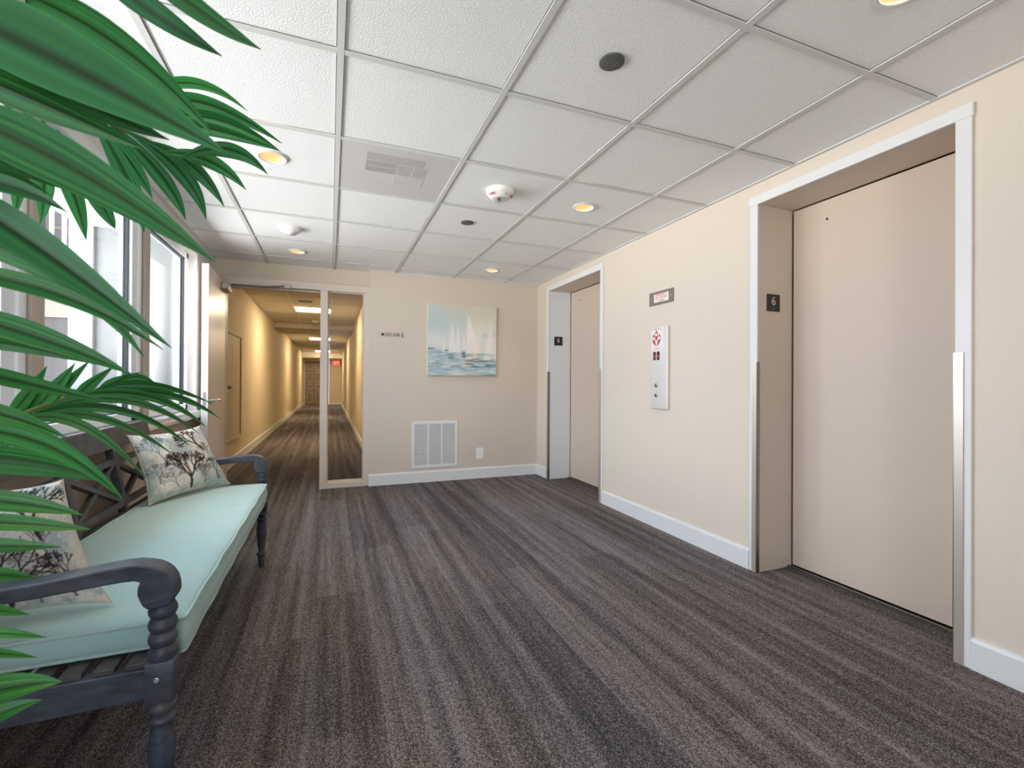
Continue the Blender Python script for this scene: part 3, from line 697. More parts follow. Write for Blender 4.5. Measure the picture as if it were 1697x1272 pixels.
t = thing('ceiling_fire_strobe', 'white ceiling fire strobe with clear lens and red lettering', 'fire alarm', (.944, 2.62, ZC))
fx, fy = .944, 2.62
MB().lathe([(.083, ZT), (.083, ZC-.008), (.078, ZC-.02), (.055, ZC-.045), (.048, ZC-.048), (.001, ZC-.048)], (fx, fy), 40).build('housing', WPLAST, t, True)
fo = Vector((-.2, -.98, 0)).normalized()
MB().lathe([(.024, ZC-.044), (.026, ZC-.06), (.022, ZC-.075), (.010, ZC-.082), (.001, ZC-.083)], (fx-.012, fy-.02), 24).build('lens', CLEARL, t, True)
m = MB(); m.box(fx-.022, fx-.002, fy-.028, fy-.012, ZC-.066, ZC-.0485); m.tube([(fx-.026, fy-.03, ZC-.06), (fx-.002, fy-.008, ZC-.06)], .004, 8); m.build('flash_tube', STEELD, t, True)
for ang, s in ((-150, 'FIRE'), (-30, 'FIRE')):
    g = R(ang); d = Vector((math.cos(g), math.sin(g), 0)); p = Vector((fx, fy, ZC-.033))+d*.0675
    up = Vector((d.x*.66, d.y*.66, .75)); text_obj('lettering', s, .026, RED2, p+Vector((d.x, d.y, -.85))*.003, Vector((-d.y, d.x, 0)), up, t, .0008)
MB().lathe([(.003, ZC-.036), (.003, ZC-.030)], (fx+.018, fy-.064), 10).build('indicator', DARK, t)

t = thing('smoke_detector', 'small white smoke detector above the palm side of the doorway', 'smoke detector', (-.29, 3.86, ZC))
MB().lathe([(.074, ZT), (.074, ZC-.006), (.066, ZC-.020), (.045, ZC-.036), (.030, ZC-.038)], (-.29, 3.86), 32).build('housing', WPLAST, t, True)
MB().lathe([(.024, ZC-.037), (.022, ZC-.050), (.008, ZC-.053)], (-.278, 3.845), 20).build('sensor_chamber', GPLAST, t, True)

# perforated grille panel in a ceiling tile
x0, x1, y0, y1 = GX+.0125, GX+T-.0125, GY+T+.0125, GY+2*T-.0125
t = thing('ceiling_air_diffuser', 'grey ceiling panel with louvred air slots in its centre', 'vent', ((x0+x1)/2, (y0+y1)/2, ZC))
MB().box(x0, x1, y0, y1, ZC+.0035, ZC+.012).build('panel', PANELG, t)
m = MB(); SLOT = mat('air_slot_grey', (186, 183, 180), .8); SLOTL = mat('air_slot_light', (214, 212, 208), .8)
gx0, gy0, gw, gh = .165, 2.415, .315, .41
def slots(xa, xb, ya, yb, n, alongx):
    for k in range(n):
        f0, f1 = (k+.15)/n, (k+.75)/n
        if alongx: m.box(xa, xb, ya+(yb-ya)*f0, ya+(yb-ya)*f1, ZC+.0022, ZC+.0036)
        else: m.box(xa+(xb-xa)*f0, xa+(xb-xa)*f1, ya, yb, ZC+.0022, ZC+.0036)
slots(.165, .46, 2.42, 2.50, 9, True)
m.build('front_slots', SLOT, t); m = MB()
slots(.165, .325, 2.51, 2.565, 22, False); slots(.165, .325, 2.575, 2.635, 22, False); m.build('side_slots', SLOT, t); m = MB()
slots(.335, .405, 2.51, 2.635, 11, True); slots(.415, .485, 2.51, 2.635, 11, True); m.build('middle_slots', SLOT, t); m = MB()
slots(.325, .49, 2.645, 2.76, 20, False); m.build('rear_slots', SLOTL, t)

# ------------------------------------------------------------------ exterior walkway
struct(MB().box(-2.3, XL-.14, YF-.2, 5.6, -.1, -.01).build('floor_walkway', CONC), 'concrete walkway outside the windows', 'floor')
struct(MB().box(-2.08, XL-.14, -1.6, 5.6, 2.45, 2.6).build('ceiling_walkway', mat('walkway_soffit', (150, 147, 141), .9)), 'soffit over the outside walkway', 'ceiling')
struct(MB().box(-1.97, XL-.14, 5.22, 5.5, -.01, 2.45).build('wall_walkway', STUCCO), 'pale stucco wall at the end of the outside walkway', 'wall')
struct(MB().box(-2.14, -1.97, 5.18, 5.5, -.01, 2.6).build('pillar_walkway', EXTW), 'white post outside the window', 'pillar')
struct(MB().box(-2.2, -2.08, -1.6, 5.18, -.01, 1.0).build('wall_walkway_added_parapet', STUCCO), 'low parapet added along the outside walkway to block light', 'wall')  # added to keep sky light off the walkway surfaces
struct(MB().box(-2.2, XL-.14, -1.75, -1.6, -.01, 2.45).build('wall_walkway_light_block', STUCCO), 'unseen wall added at the other end of the walkway to block light', 'wall')  # out of view, added to stop light entering along the walkway
t = thing('exterior_building', 'grey building with white railing bars seen through the window', 'building', (-6.2, 14, 0))
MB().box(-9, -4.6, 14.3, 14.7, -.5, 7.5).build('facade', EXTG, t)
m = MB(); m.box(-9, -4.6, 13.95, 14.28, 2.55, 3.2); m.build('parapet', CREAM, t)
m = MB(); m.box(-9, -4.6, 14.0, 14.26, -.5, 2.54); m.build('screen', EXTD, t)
m = MB(); m.box(-9, -4.6, 13.95, 14.28, 3.22, 3.78); m.build('bright_strip', EXTW, t)  # white strip stands in for a band brightened by the sky
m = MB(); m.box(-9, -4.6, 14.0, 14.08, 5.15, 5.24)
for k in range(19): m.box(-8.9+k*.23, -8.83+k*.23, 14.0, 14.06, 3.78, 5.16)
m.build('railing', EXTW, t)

# ------------------------------------------------------------------ bench
BY0, BY1, BXF, BXB = 1.325, 3.03, -.366, -.87
t = thing('wooden_bench', 'long weathered blue-grey wooden bench under the windows', 'bench', ((BXF+BXB)/2, (BY0+BY1)/2, 0))
bench = t
def bob(z0, z1, r, rm, n=7): return [(rm+(r-rm)*math.sin(math.pi*k/(n-1)), z0+(z1-z0)*k/(n-1)) for k in range(n)]
for y, lab in ((BY0, None), (BY1, None)):
    m = MB()
    m.lathe([(.0005, 0), (.014, 0), (.017, .04), (.019, .066)]+bob(.066, .088, .027, .020)+[(.017, .094), (.020, .12), (.026, .18), (.028, .215), (.024, .25), (.019, .266)]+bob(.268, .290, .028, .02)+bob(.290, .328, .031, .02)+[(.02, .33)], (BXF, y), 28)
    m.box(BXF-.029, BXF+.029, y-.029, y+.029, .326, .420, .003)
    for k in range(4): m.lathe(bob(.418+k*.033, .452+k*.033, .0295, .023), (BXF, y), 28)
    lg = m.build('front_leg', WOOD, t, True, angle=50)
    sgn = -1
    MB().lathe([(.006, 0), (.005, -.0015)], axis='y', org=(BXF-.004, y-.029, .382), n=12).build('screw_cap', STEEL, lg)
def xb(z): return -.850-(z-.45)*.19
for y in (BY0, BY1):
    m = MB(); pr = [(-.895, 0), (-.855, 0), (-.850, .40), (xb(.80), .80), (xb(.80)-.035, .80), (-.885, .42)]
    m.prism(pr, y-.022, y+.022, 'y'); m.build('rear_leg', WOOD, t)
arm_prof = [(-.93, .640), (-.80, .634), (-.643, .634), (-.588, .637), (-.531, .643), (-.485, .649), (-.441, .653), (-.415, .653), (-.393, .649), (-.375, .643), (-.361, .634), (-.349, .622), (-.341, .607), (-.337, .590), (-.336, .571), (-.340, .560), (-.347, .552), (-.368, .547), (-.390, .549), (-.398, .557), (-.403, .568), (-.408, .582), (-.408, .596), (-.406, .606), (-.402, .612), (-.415, .617), (-.441, .617), (-.470, .615), (-.501, .612), (-.588, .605), (-.643, .602), (-.80, .600), (-.93, .604)]
for y in (BY0, BY1):
    m = MB(); m.prism(arm_prof, y-.030, y+.030, 'y'); ar = m.build('arm', WOOD, t, True, angle=35)
    bv = ar.modifiers.new('soft', 'BEVEL'); bv.width = .004; bv.segments = 2; bv.limit_method = 'ANGLE'; bv.angle_limit = R(50)
m = MB(); m.box(BXF-.02, BXF+.006, BY0+.0295, BY1-.0295, .338, .382, .003); m.build('front_apron', WOOD, t)
for y in (BY0, BY1): m = MB(); m.box(-.86, BXF-.028, y-.018, y+.014, .335, .406, .003); m.build('side_apron', WOOD, t)
m = MB(); m.box(-.875, -.852, BY0+.022, BY1-.022, .36, .43, .003); m.build('rear_apron', WOODD, t)
for k in range(8):
    x = -.832+k*.0595; m = MB(); m.box(x-.020, x+.020, BY0-.012, BY1+.012, .406, .419, .002); m.build('seat_slat', WOODD, t)
def backbar(ya, za, yb, zb_, w, th, nm, mm=WOODD, off=0.):
    m = MB(); m.bar((xb(za)-.014+off, ya, za), (xb(zb_)-.014+off, yb, zb_), w, th, up=(1, 0, .19)); return m.build(nm, mm, t)
# top rail board with rounded ends
zt0, zt1 = .770, .862
pts = [(BY0-.03, zt0), (BY1+.03, zt0)]
for k in range(7): g_ = R(90*k/6); pts.append((BY1+.03-.035*(1-math.cos(g_)), zt1-.035+.035*math.sin(g_)))
for k in range(7): g_ = R(90-90*k/6); pts.append((BY0-.03+.035*(1-math.cos(g_)), zt1-.035+.035*math.sin(g_)))
m = MB(); n_ = len(pts)
m.add([(xb(z)+.004, y, z) for y, z in pts]+[(xb(z)-.030, y, z) for y, z in pts], [tuple(range(n_)), tuple(range(n_, 2*n_))[::-1]]+[(i, (i+1) % n_, (i+1) % n_+n_, i+n_) for i in range(n_)])
m.build('top_rail', WOODD, t)
ys = [BY0+(BY1-BY0)*k/4 for k in range(5)]
backbar(BY0+.02, .708, BY1-.02, .708, .026, .028, 'thin_rail'); backbar(BY0+.02, .520, BY1-.02, .520, .026, .026, 'lower_rail'); backbar(BY0+.02, .470, BY1-.02, .470, .026, .026, 'lower_rail')
for y in ys[1:4]: backbar(y, .44, y, .772, .030, .030, 'back_post')
for k in range(4):
    backbar(ys[k]+.012, .70, ys[k+1]-.012, .528, .018, .022, 'diagonal', off=.002); backbar(ys[k]+.012, .528, ys[k+1]-.012, .70, .018, .022, 'diagonal', off=-.002)

# seat cushion
t = thing('seat_cushion', 'long mint seat cushion with piped edges on the bench', 'cushion', (-.6, 2.17, .42))
cx0, cx1, cy0, cy1, cz0, cz1 = -.842, -.334, 1.366, 2.982, .4245, .490
nx, ny = 26, 60
def rrect(n, inset=0.):
    out = []; r = .03
    xs0, xs1, ys0, ys1 = cx0+inset, cx1-inset, cy0+inset, cy1-inset
    for (ox, oy, a0) in ((xs1-r, ys0+r, -90), (xs1-r, ys1-r, 0), (xs0+r, ys1-r, 90), (xs0+r, ys0+r, 180)):
        for k in range(7): g_ = R(a0+15*k); out.append((ox+r*math.cos(g_), oy+r*math.sin(g_)))
    return out
# densify long edges
def dens(poly, step=.06):
    o = []
    for i in range(len(poly)):
        a, b_ = poly[i], poly[(i+1) % len(poly)]; L = math.hypot(b_[0]-a[0], b_[1]-a[1]); k = max(1, int(L/step))
        for q in range(k): o.append((a[0]+(b_[0]-a[0])*q/k, a[1]+(b_[1]-a[1])*q/k))
    return o
base = dens(rrect(0)); nb = len(base); cxm, cym = (cx0+cx1)/2, (cy0+cy1)/2
def ring(sx, z, crown=0.): return [(cxm+(x-cxm)*sx[0], cym+(y-cym)*sx[1], z) for x, y in base]
def wav(y): return .0015*math.sin(y*9.)+.0012*math.sin(y*23.)
V = []; layers = []
def addr(inset, z, wv=0.):
    r_ = []
    for x, y in base:
        dx_ = (x-cxm); dy_ = (y-cym)
        fx_ = (abs(cx1-cxm)-inset)/abs(cx1-cxm); fy_ = (abs(cy1-cym)-inset)/abs(cy1-cym)
        r_.append((cxm+dx_*fx_+(wav(y)*wv if x > cxm else 0), cym+dy_*fy_, z+wav(y+.7)*wv))
    return r_
prof = [(.055, cz0, 0), (.02, cz0, 0), (.004, cz0+.003, .3), (-.002, cz0+.018, 1), (-.003, cz0+.035, 1.2), (-.001, cz1-.016, 1), (.003, cz1-.006, 1), (.012, cz1-.001, .8), (.04, cz1+.003, .6), (.09, cz1+.007, .4), (.16, cz1+.009, .2), (.22, cz1+.010, 0)]
m = MB(); vs = []
def droop(p):      # the front edge hangs over the seat apron
    k = min(1, max(0, (p[0]+.362)/.012)); return (p[0], p[1], cz1-(cz1-p[2])*(1+.48*k) if p[2] < cz1 else p[2])
for i_, z_, w_ in prof: vs += [droop(p) for p in addr(i_, z_, w_)]
fs = [tuple(range(nb))[::-1]]
for k in range(len(prof)-1): fs += [(k*nb+i, k*nb+(i+1) % nb, (k+1)*nb+(i+1) % nb, (k+1)*nb+i) for i in range(nb)]
top = (len(prof)-1)*nb; vs.append((cxm, cym, cz1+.010)); fs += [(top+i, top+(i+1) % nb, len(vs)-1) for i in range(nb)]
m.add(vs, fs); m.build('cushion_body', CUSH, t, True, angle=60)
for z_, i_ in ((cz1-.004, .001), (cz0+.004, .003)):
    pp = [droop(p) for p in addr(i_, z_, 1.)]; pp = pp+[pp[0], pp[1]]
    MB().tube(pp, .0045, 8, cap=False).build('piping', PIPE, t, True)

# ------------------------------------------------------------------ coral pillows
def coral_raster(n, seed):
    rng = np.random.default_rng(seed); rnd = random.Random(seed)
    yy, xx = np.mgrid[0:n, 0:n]/(n-1.)
    def c(*k): return np.array(lin(k))
    img = np.ones((n, n, 3))*c(206, 204, 198)
    def mixin(col, w): img[:] = img*(1-w[..., None])+col*w[..., None]
    for k in range(90):
        cx, cy, r = rng.random(), rng.random(), .03+.08*rng.random()
        col = [c(222, 218, 210), c(156, 170, 172), c(140, 160, 166), c(184, 184, 196), c(212, 202, 186), c(160, 164, 162)][rng.integers(0, 6)]
        mixin(col, np.exp(-(((xx-cx)**2+(yy-cy)**2)/r**2)**1.5)*.8)
    for k in range(2200):     # fine mottling
        cx, cy, r = rng.random(), rng.random(), .004+.006*rng.random(); a = max(0, int((cx-3*r)*n)); b_ = min(n, int((cx+3*r)*n)+1); a2 = max(0, int((cy-3*r)*n)); b2 = min(n, int((cy+3*r)*n)+1)
        sx, sy = xx[a2:b2, a:b_], yy[a2:b2, a:b_]; w_ = np.exp(-((sx-cx)**2+(sy-cy)**2)/r**2)*.45
        col = [c(132, 150, 152), c(232, 224, 210)][rng.integers(0, 2)]; img[a2:b2, a:b_] = img[a2:b2, a:b_]*(1-w_[..., None])+col*w_[..., None]
    def seg(p, q, w, col, al):
        x0, x1 = min(p[0], q[0])-3*w, max(p[0], q[0])+3*w; y0, y1 = min(p[1], q[1])-3*w, max(p[1], q[1])+3*w
        a, b_ = max(0, int(x0*n)), min(n, int(x1*n)+2); a2, b2 = max(0, int(y0*n)), min(n, int(y1*n)+2)
        if b_ <= a or b2 <= a2: return
        sx, sy = xx[a2:b2, a:b_], yy[a2:b2, a:b_]; dx_, dy_ = q[0]-p[0], q[1]-p[1]; L2 = dx_*dx_+dy_*dy_+1e-12
        tt = np.clip(((sx-p[0])*dx_+(sy-p[1])*dy_)/L2, 0, 1); d = np.hypot(sx-p[0]-tt*dx_, sy-p[1]-tt*dy_)
        w_ = np.clip(1.8-d/w, 0, 1)*al; img[a2:b2, a:b_] = img[a2:b2, a:b_]*(1-w_[..., None])+col*w_[..., None]
    def grow(p, ang, L, w, dep, col, al, spread):
        st = 3; q = p
        for k in range(st):
            ang += rnd.uniform(-.16, .16); r_ = (q[0]+math.cos(ang)*L/st, q[1]+math.sin(ang)*L/st); seg(q, r_, w, col, al); q = r_
        if dep == 0: return
        for s in ((-1, 1) if rnd.random() < .85 else (-1, 0, 1)): grow(q, ang+s*spread*rnd.uniform(.55, 1.1), L*rnd.uniform(.68, .86), max(w*.74, .0032), dep-1, col, al, spread)
    dk = c(52, 44, 42); bl = c(104, 132, 142); gr = c(112, 110, 104)
    for (x, y, a, L, w, dep, col, al, sp) in ((.20, .52, 95, .11, .006, 6, bl, .85, .45), (.10, .22, 80, .09, .006, 5, gr, .7, .45), (.86, .30, 120, .12, .006, 5, gr, .8, .45), (.60, .16, 88, .07, .004, 4, gr, .7, .4),
                                             (.45, .05, 84, .15, .012, 6, dk, .95, .44), (.76, .58, 108, .12, .012, 6, dk, .95, .44), (.84, .10, 95, .10, .007, 5, dk, .85, .4), (.62, .06, 80, .09, .006, 5, gr, .85, .42), (.30, .10, 100, .08, .006, 5, gr, .7, .42), (.22, .86, 60, .06, .005, 4, gr, .6, .5)):
        grow((x, y), R(a), L, w, dep, col, al, sp)
    return np.clip(img, 0, 1)
PILM = attr_mat('coral_print_fabric', .9, bump=.25, bscale=500, spec=.15)
def pillow(name, label, BL, BR, TR, TL, th, seed, group, twist=0.):
    BL, BR, TR, TL = map(Vector, (BL, BR, TR, TL)); n = 130
    nor = (BR-BL).cross(TL-BL).normalized()
    cen = (BL+BR+TR+TL)/4
    tt = thing(name, label, 'pillow', cen-Vector((0, 0, (cen.z-min(BL.z, BR.z)))), group)
    img = coral_raster(240, seed); img2 = coral_raster(240, seed+11); rnd = np.random.default_rng(seed)
    vs = []; cols = []
    for side in (1, -1):
        for j in range(n):
            for i in range(n):
                u, v = i/(n-1)*2-1, j/(n-1)*2-1
                # edges pulled in between the corner ears
                pu, pv = 1.035*u*(1-.12*(1-v*v)**.8*abs(u)**1.5), 1.035*v*(1-.12*(1-u*u)**.8*abs(v)**1.5)
                p = (BL*(1-pu)*(1-pv)+BR*(1+pu)*(1-pv)+TR*(1+pu)*(1+pv)+TL*(1-pu)*(1+pv))/4
                b_ = max(0, (1-u*u)*(1-v*v)); k = th*b_**.46
                wr = .004*math.sin(7*u+5*v+seed)*b_**.5+.003*math.sin(15*u*v+9*u)*b_**.6
                p = p+nor*side*(k+wr)*(1 if b_ > 0 else 0)
                vs.append(p)
                src = img if side == 1 else img2
                uu = u if side == 1 else -u
                cols.append(src[int((v+1)/2*239), int((uu+1)/2*239)])
    fs = []
    for s in range(2):
        o_ = s*n*n
        for j in range(n-1):
            for i in range(n-1):
                q = (o_+j*n+i, o_+j*n+i+1, o_+(j+1)*n+i+1, o_+(j+1)*n+i); fs.append(q if s == 0 else q[::-1])
    color_mesh('pillow_cover', [tuple(p) for p in vs], fs, np.array(cols), PILM, tt)
    loop = [(i, 0) for i in range(n)]+[(n-1, j) for j in range(1, n)]+[(i, n-1) for i in range(n-2, -1, -1)]+[(0, j) for j in range(n-2, 0, -1)]
    pp = [vs[j*n+i] for i, j in loop[::3]]; pp += pp[:2]
    MB().tube(pp, .0022, 6, cap=False).build('seam', mat('pillow_seam', (196, 184, 164), .9), tt, True)
    return tt
pillow('throw_pillow', 'coral print pillow leaning in the far bench corner', (-.771, 2.592, .506), (-.523, 2.975, .506), (-.673, 3.012, .823), (-.884, 2.688, .814), .062, 5, 'coral print pillows on the bench')
pillow('throw_pillow', 'coral print pillow beside the near bench arm, behind palm leaves', (-.82, 1.44, .512), (-.527, 1.485, .509), (-.632, 1.508, .818), (-.865, 1.47, .818), .056, 8, 'coral print pillows on the bench')

# ------------------------------------------------------------------ palm
LEAFM = attr_mat('palm_leaf', .45, .15, .3)
palm = thing('potted_palm', 'artificial palm with long green fronds at the left edge', 'palm', (-.70, .30, 0))
px_, py_ = -.70, .30
MB().lathe([(.13, 0), (.15, .02), (.185, .30), (.195, .34), (.175, .34), (.165, .31)], (px_, py_), 36).build('basket', POT, palm, True)
MB().lathe([(.168, .30), (.16, .325), (.05, .335), (.001, .336)], (px_, py_), 28).build('moss', SOIL, palm, True)

def bez(P, t):
    if len(P) == 3: return P[0]*(1-t)**2+P[1]*2*t*(1-t)+P[2]*t*t
    return P[0]*(1-t)**3+P[1]*3*t*(1-t)**2+P[2]*3*t*t*(1-t)+P[3]*t**3
NK = 15
class Frond:
    def __init__(s): s.v = []; s.f = []; s.c = []
    def leaf(s, pts, hw, tilt=0., fold=.30, hue=0., base=.35, face=None, peak=.3, lum=1.):
        """pts: 3 points (root, through-point, tip)"""
        P0, Pm, P2 = [Vector(p) for p in pts]; P1 = Pm*2-(P0+P2)*.5; P = [P0, P1, P2]; n = 18
        rnd = random.Random(len(s.v)+17); dk = rnd.uniform(.85, 1.12)
        stripes = [rnd.uniform(.68, 1.35) for _ in range(NK)]
        for i in range(n+1):
            t = i/n; p = bez(P, t); T_ = (bez(P, min(1, t+.02))-bez(P, max(0, t-.02))).normalized()
            view = (p-Vector((0, 0, H))).normalized() if face is None else Vector(face)
            sd = T_.cross(view).normalized(); nr = sd.cross(T_).normalized()
            sd = (sd*math.cos(tilt)+nr*math.sin(tilt)).normalized(); nr = T_.cross(sd).normalized()
            w = hw*min(1, base+(1-base)*math.sin(t/peak*math.pi/2) if t < peak else 1)*(1-((t-peak)/(1-peak))**1.7 if t > peak else 1)
            w = max(w, .0004)
            for k in range(NK):
                q = (k-NK//2)/(NK//2)
                s.v.append(p+sd*(w*q)+nr*(w*fold*(abs(q)-.4)))
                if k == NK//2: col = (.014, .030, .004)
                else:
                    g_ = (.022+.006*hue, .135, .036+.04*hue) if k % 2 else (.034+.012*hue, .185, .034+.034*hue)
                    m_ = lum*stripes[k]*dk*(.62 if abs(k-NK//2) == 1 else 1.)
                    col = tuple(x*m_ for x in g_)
                s.c.append(col)
        o = len(s.v)-(n+1)*NK
        for i in range(n):
            for k in range(NK-1): a = o+i*NK+k; s.f.append((a, a+1, a+NK+1, a+NK))
    def build(s, stem_pts, r0, r1, name='frond'):
        st = [Vector(p) for p in stem_pts]
        # smooth stem
        pts = []
        for i in range(len(st)-1):
            a, b_, c_, d_ = st[max(i-1, 0)], st[i], st[i+1], st[min(i+2, len(st)-1)]
            for k in range(8):
                t = k/8; pts.append(.5*((2*b_)+(c_-a)*t+(2*a-5*b_+4*c_-d_)*t*t+(3*b_-a-3*c_+d_)*t**3))
        pts.append(st[-1])
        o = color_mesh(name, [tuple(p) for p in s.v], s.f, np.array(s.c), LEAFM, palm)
        MB().tube(pts, [r0+(r1-r0)*i/(len(pts)-1) for i in range(len(pts))], 8).build('stem', STEM, o, True)
        return o
def L(fr, root, mid, tip, wpx, d0, d1, tilt=.25, hue=.2, fold=.3, base=.5, twin=True):
    dm = (d0+d1)/2
    A, B, C_ = at(*root, d0), at(*mid, dm), at(*tip, d1)
    hw = wpx/2*dm/F
    fr.leaf((A, B, C_), hw, tilt, fold, hue, base)
    if twin:      # partner leaflet on the other side of the rib (outside the picture)
        off = Vector((-.85, -.45, 0)); l_ = (C_-A).length
        fr.leaf((A, A+off*l_*.45+Vector((0, 0, .03)), A+off*l_*.8+Vector((0, 0, -.06))), hw, .3, fold, hue, base)
crown = Vector((px_, py_, .34))
# high, close frond: broad leaflets across the top left
fr = Frond()
L(fr, (-70, 18), (150, 126), (377, 255), 112, .43, .50, .2, .55, .22, .7)
L(fr, (40, -10), (215, 90), (352, 222), 62, .50, .56, -.3, .35, .3, .6)
L(fr, (-70, 60), (130, 165), (281, 232), 56, .47, .54, .3, .3, .3, .6)
L(fr, (-70, 112), (95, 182), (240, 248), 52, .45, .52, -.2, .15, .35, .7)
L(fr, (-80, 185), (140, 290), (357, 434), 84, .42, .49, .15, .4, .25, .7)
L(fr, (-70, 242), (50, 282), (143, 327), 34, .45, .50, .2, .35, .3, .6)
L(fr, (-70, 292), (30, 312), (112, 352), 32, .44, .48, .3, .5, .3, .6)
L(fr, (-60, 262), (20, 288), (84, 324), 14, .5, .54, .3, -.2, .3, .6)
L(fr, (150, -60), (270, 30), (368, 93), 40, .50, .56, .2, .7, .3, .6, False)
L(fr, (230, -60), (340, 25), (433, 82), 36, .46, .50, .2, .3, .3, .6, False)
fr.build([crown, (-.72, .34, .8), at(-330, 250, .5), at(-150, 260, .46), at(-80, 160, .44), at(-60, 60, .45), at(30, -20, .49), at(150, -65, .51), at(235, -65, .47)], .009, .003)
# second close frond: leaflets fanning right at mid height
fr = Frond()
L(fr, (-80, 318), (95, 432), (285, 577), 62, .46, .56, .2, .45, .28, .7)
L(fr, (-80, 392), (100, 455), (239, 592), 46, .49, .58, -.25, .2, .3, .6)
L(fr, (-80, 448), (110, 492), (270, 579), 32, .48, .57, .25, .1, .3, .6)
L(fr, (-80, 515), (85, 565), (222, 622), 40, .47, .55, .2, .3, .45, .6)
L(fr, (-80, 560), (40, 575), (160, 604), 22, .5, .56, -.2, .0, .3, .6)
L(fr, (-80, 605), (60, 638), (185, 668), 27, .52, .62, .15, -.1, .3, .6)
fr.build([crown, (-.70, .38, .7), at(-300, 560, .55), at(-150, 620, .5), at(-85, 520, .48), at(-80, 400, .48), at(-82, 310, .46)], .009, .003)
# third close frond: leaflets over the bench back
fr = Frond()
L(fr, (-80, 668), (25, 692), (112, 726), 30, .50, .56, .2, -.1, .3, .6)
L(fr, (-80, 712), (80, 738), (206, 829), 38, .50, .60, .15, .1, .3, .7)
L(fr, (-80, 758), (60, 768), (182, 798), 44, .52, .60, -.15, .0, .3, .7)
L(fr, (-80, 825), (40, 834), (137, 853), 35, .49, .54, .2, -.15, .3, .7)
L(fr, (-80, 862), (50, 868), (150, 877), 27, .48, .53, .2, -.2, .4, .6)
L(fr, (-80, 905), (15, 904), (101, 906), 25, .47, .51, .2, -.2, .3, .6)
L(fr, (-80, 950), (0, 952), (59, 957), 26, .46, .50, .2, -.2, .3, .7)
fr.build([crown, (-.66, .36, .6), at(-300, 860, .5), at(-140, 960, .47), at(-85, 900, .47), at(-82, 800, .49), at(-80, 670, .5)], .008, .003)
# lowest close frond
fr = Frond()
L(fr, (-80, 1000), (-10, 1010), (49, 1018), 22, .50, .54, .2, -.3, .3, .7)
L(fr, (-80, 1046), (10, 1049), (77, 1056), 17, .50, .54, .2, -.3, .3, .6)
L(fr, (-80, 1076), (0, 1082), (62, 1089), 16, .5, .54, .2, -.3, .3, .6)
L(fr, (-90, 1165), (20, 1138), (103, 1129), 46, .52, .56, .2, -.25, .3, .7)
L(fr, (-90, 1225), (0, 1182), (69, 1159), 32, .52, .56, .2, -.1, .3, .7)
fr.build([crown, (-.66, .36, .46), at(-240, 1080, .5), at(-150, 1220, .5), at(-95, 1220, .52), at(-85, 1100, .51), at(-82, 1000, .5)], .007, .003)
# hanging frond under the ceiling, a little farther
fr = Frond()
rach = [at(-140, 60, .72), at(-20, 105, .76), at(60, 140, .80), at(130, 174, .83), at(180, 202, .86), at(254, 241, .90), at(302, 275, .93), at(325, 298, .95)]
for root, mid, tip, w, hu in [((70, 200), (118, 310), (143, 398), 30, .1), ((95, 215), (160, 325), (191, 379), 30, .3), ((45, 180), (72, 290), (66, 372), 30, .2), ((10, 160), (30, 270), (24, 360), 30, .2),
        ((150, 190), (212, 300), (239, 386), 32, .5), ((120, 175), (205, 255), (253, 330), 30, .5), ((180, 203), (266, 290), (308, 365), 30, .5), ((210, 218), (300, 285), (342, 364), 30, .4),
        ((238, 233), (318, 275), (372, 343), 28, .5), ((270, 252), (350, 268), (408, 315), 26, .3), ((300, 262), (380, 248), (444, 289), 28, .3),
        ((215, 205), (345, 195), (465, 251), 26, 0.), ((225, 190), (330, 170), (468, 238), 30, .05), ((205, 180), (310, 137), (410, 184), 20, -.2), ((235, 205), (340, 212), (464, 250), 24, .1), ((60, 105), (180, 110), (270, 190), 24, .1), ((-10, 130), (30, 132), (75, 130), 18, 0.)]:
    A, B, C_ = at(*root, .86), at(*mid, .93), at(*tip, .97)
    fr.leaf((A, B, C_), w*.45*.93/F, random.uniform(-.3, .3), .42, hu+.15, .12, None, .5, 1.55)
fr.build([crown, (-.74, .46, .9), (-.70, .52, 1.35)]+rach, .009, .0025)
# lower frond arching over the bench
fr = Frond()
rach = [at(-60, 720, .86), at(20, 693, .92), at(70, 673, .98), at(125, 655, 1.04), at(175, 645, 1.08), at(205, 641, 1.1)]
for root, mid, tip, w, hu, d0, d1 in [((10, 693), (48, 650), (78, 606), 20, -.1, .93, .99), ((22, 690), (50, 672), (66, 635), 18, 0, .94, 1.), ((55, 680), (88, 646), (125, 601), 22, 0, .97, 1.03), ((75, 672), (106, 640), (150, 596), 18, .1, 1., 1.05), ((125, 658), (150, 636), (190, 606), 18, 0, 1.05, 1.1),
        ((165, 648), (190, 632), (235, 616), 14, .1, 1.08, 1.12), ((190, 640), (226, 624), (262, 640), 12, 0, 1.1, 1.14), ((150, 651), (245, 637), (353, 669), 14, .05, 1.06, 1.16), ((140, 654), (270, 652), (365, 694), 14, .05, 1.05, 1.14), ((110, 660), (240, 655), (342, 708), 16, .1, 1.03, 1.12),
        ((60, 684), (205, 662), (331, 719), 15, .1, .97, 1.08), ((40, 692), (190, 678), (314, 738), 15, .1, .95, 1.06), ((30, 698), (165, 692), (289, 755), 14, .05, .93, 1.04), ((20, 702), (130, 702), (241, 791), 17, .1, .92, 1.0), ((0, 706), (40, 730), (80, 790), 18, .1, .9, .96)]:
    A, B, C_ = at(*root, d0), at(*mid, (d0+d1)/2), at(*tip, d1)
    fr.leaf((A, B, C_), w/2*(d0+d1)/2/F, random.uniform(-.3, .3), .3, hu, .25, None, .4)
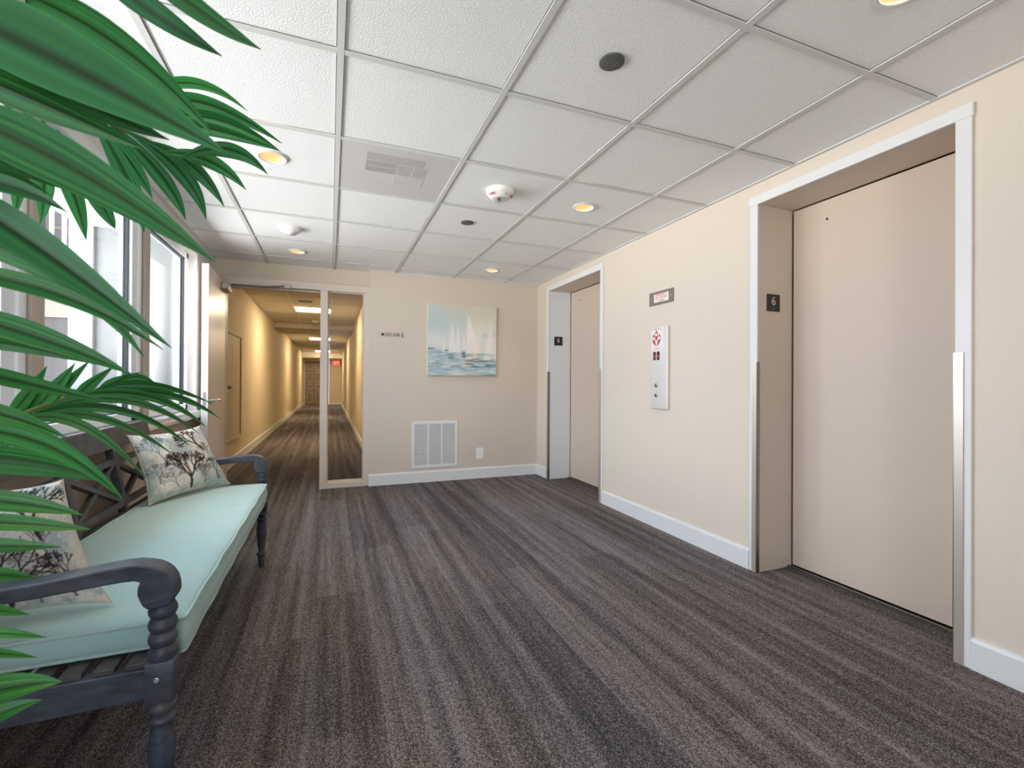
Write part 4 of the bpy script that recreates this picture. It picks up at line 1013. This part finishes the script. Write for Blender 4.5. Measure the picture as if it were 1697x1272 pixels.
fr.build([crown, (-.72, .44, .7), at(-230, 730, .72)]+rach, .008, .0025)

# ------------------------------------------------------------------ light
sc = bpy.context.scene
wd = bpy.data.worlds.new('sky'); sc.world = wd; wd.use_nodes = True
nt = wd.node_tree; bg = nt.nodes['Background']
tc = nt.nodes.new('ShaderNodeTexCoord'); sp = nt.nodes.new('ShaderNodeSeparateXYZ'); rp = nt.nodes.new('ShaderNodeValToRGB')
mr = nt.nodes.new('ShaderNodeMapRange'); mr.inputs['From Min'].default_value = -1; mr.inputs['From Max'].default_value = 1
nt.links.new(tc.outputs['Generated'], sp.inputs[0]); nt.links.new(sp.outputs['Z'], mr.inputs['Value']); nt.links.new(mr.outputs[0], rp.inputs['Fac'])
e = rp.color_ramp.elements          # bright sunlit ground far below the sixth floor, haze at the horizon, blue overhead
e[0].position = .44; e[0].color = (.78, .79, .80, 1); e[1].position = .85; e[1].color = (.26, .33, .42, 1)
k = e.new(.505); k.color = (.46, .49, .55, 1)
nt.links.new(rp.outputs['Color'], bg.inputs['Color'])
bg.inputs['Strength'].default_value = 15.0
def portal(name, loc, rot, sx, sy):
    l_ = bpy.data.lights.new(name, 'AREA'); l_.shape = 'RECTANGLE'; l_.size = sx; l_.size_y = sy; l_.cycles.is_portal = True
    o = bpy.data.objects.new(name, l_); C.objects.link(o); o.location = loc; o.rotation_euler = rot
portal('window_daylight', (XL-.16, 2.75, 1.47), (0, R(-90), 0), 1.3, 3.3)
portal('rear_daylight', (-.475, YF-.17, 1.275), (R(90), 0, 0), 1.0, 1.65)
sc.view_settings.view_transform = 'Standard'; sc.view_settings.look = 'None'; sc.view_settings.gamma = 1; sc.view_settings.use_curve_mapping = False
sc.view_settings.exposure = 0.78
sc.render.film_transparent = False
cy = sc.cycles
cy.max_bounces = 12; cy.diffuse_bounces = 8; cy.glossy_bounces = 4; cy.transparent_max_bounces = 16; cy.transmission_bounces = 6
cy.sample_clamp_indirect = 6; cy.caustics_reflective = False; cy.caustics_refractive = False
cy.use_denoising = True
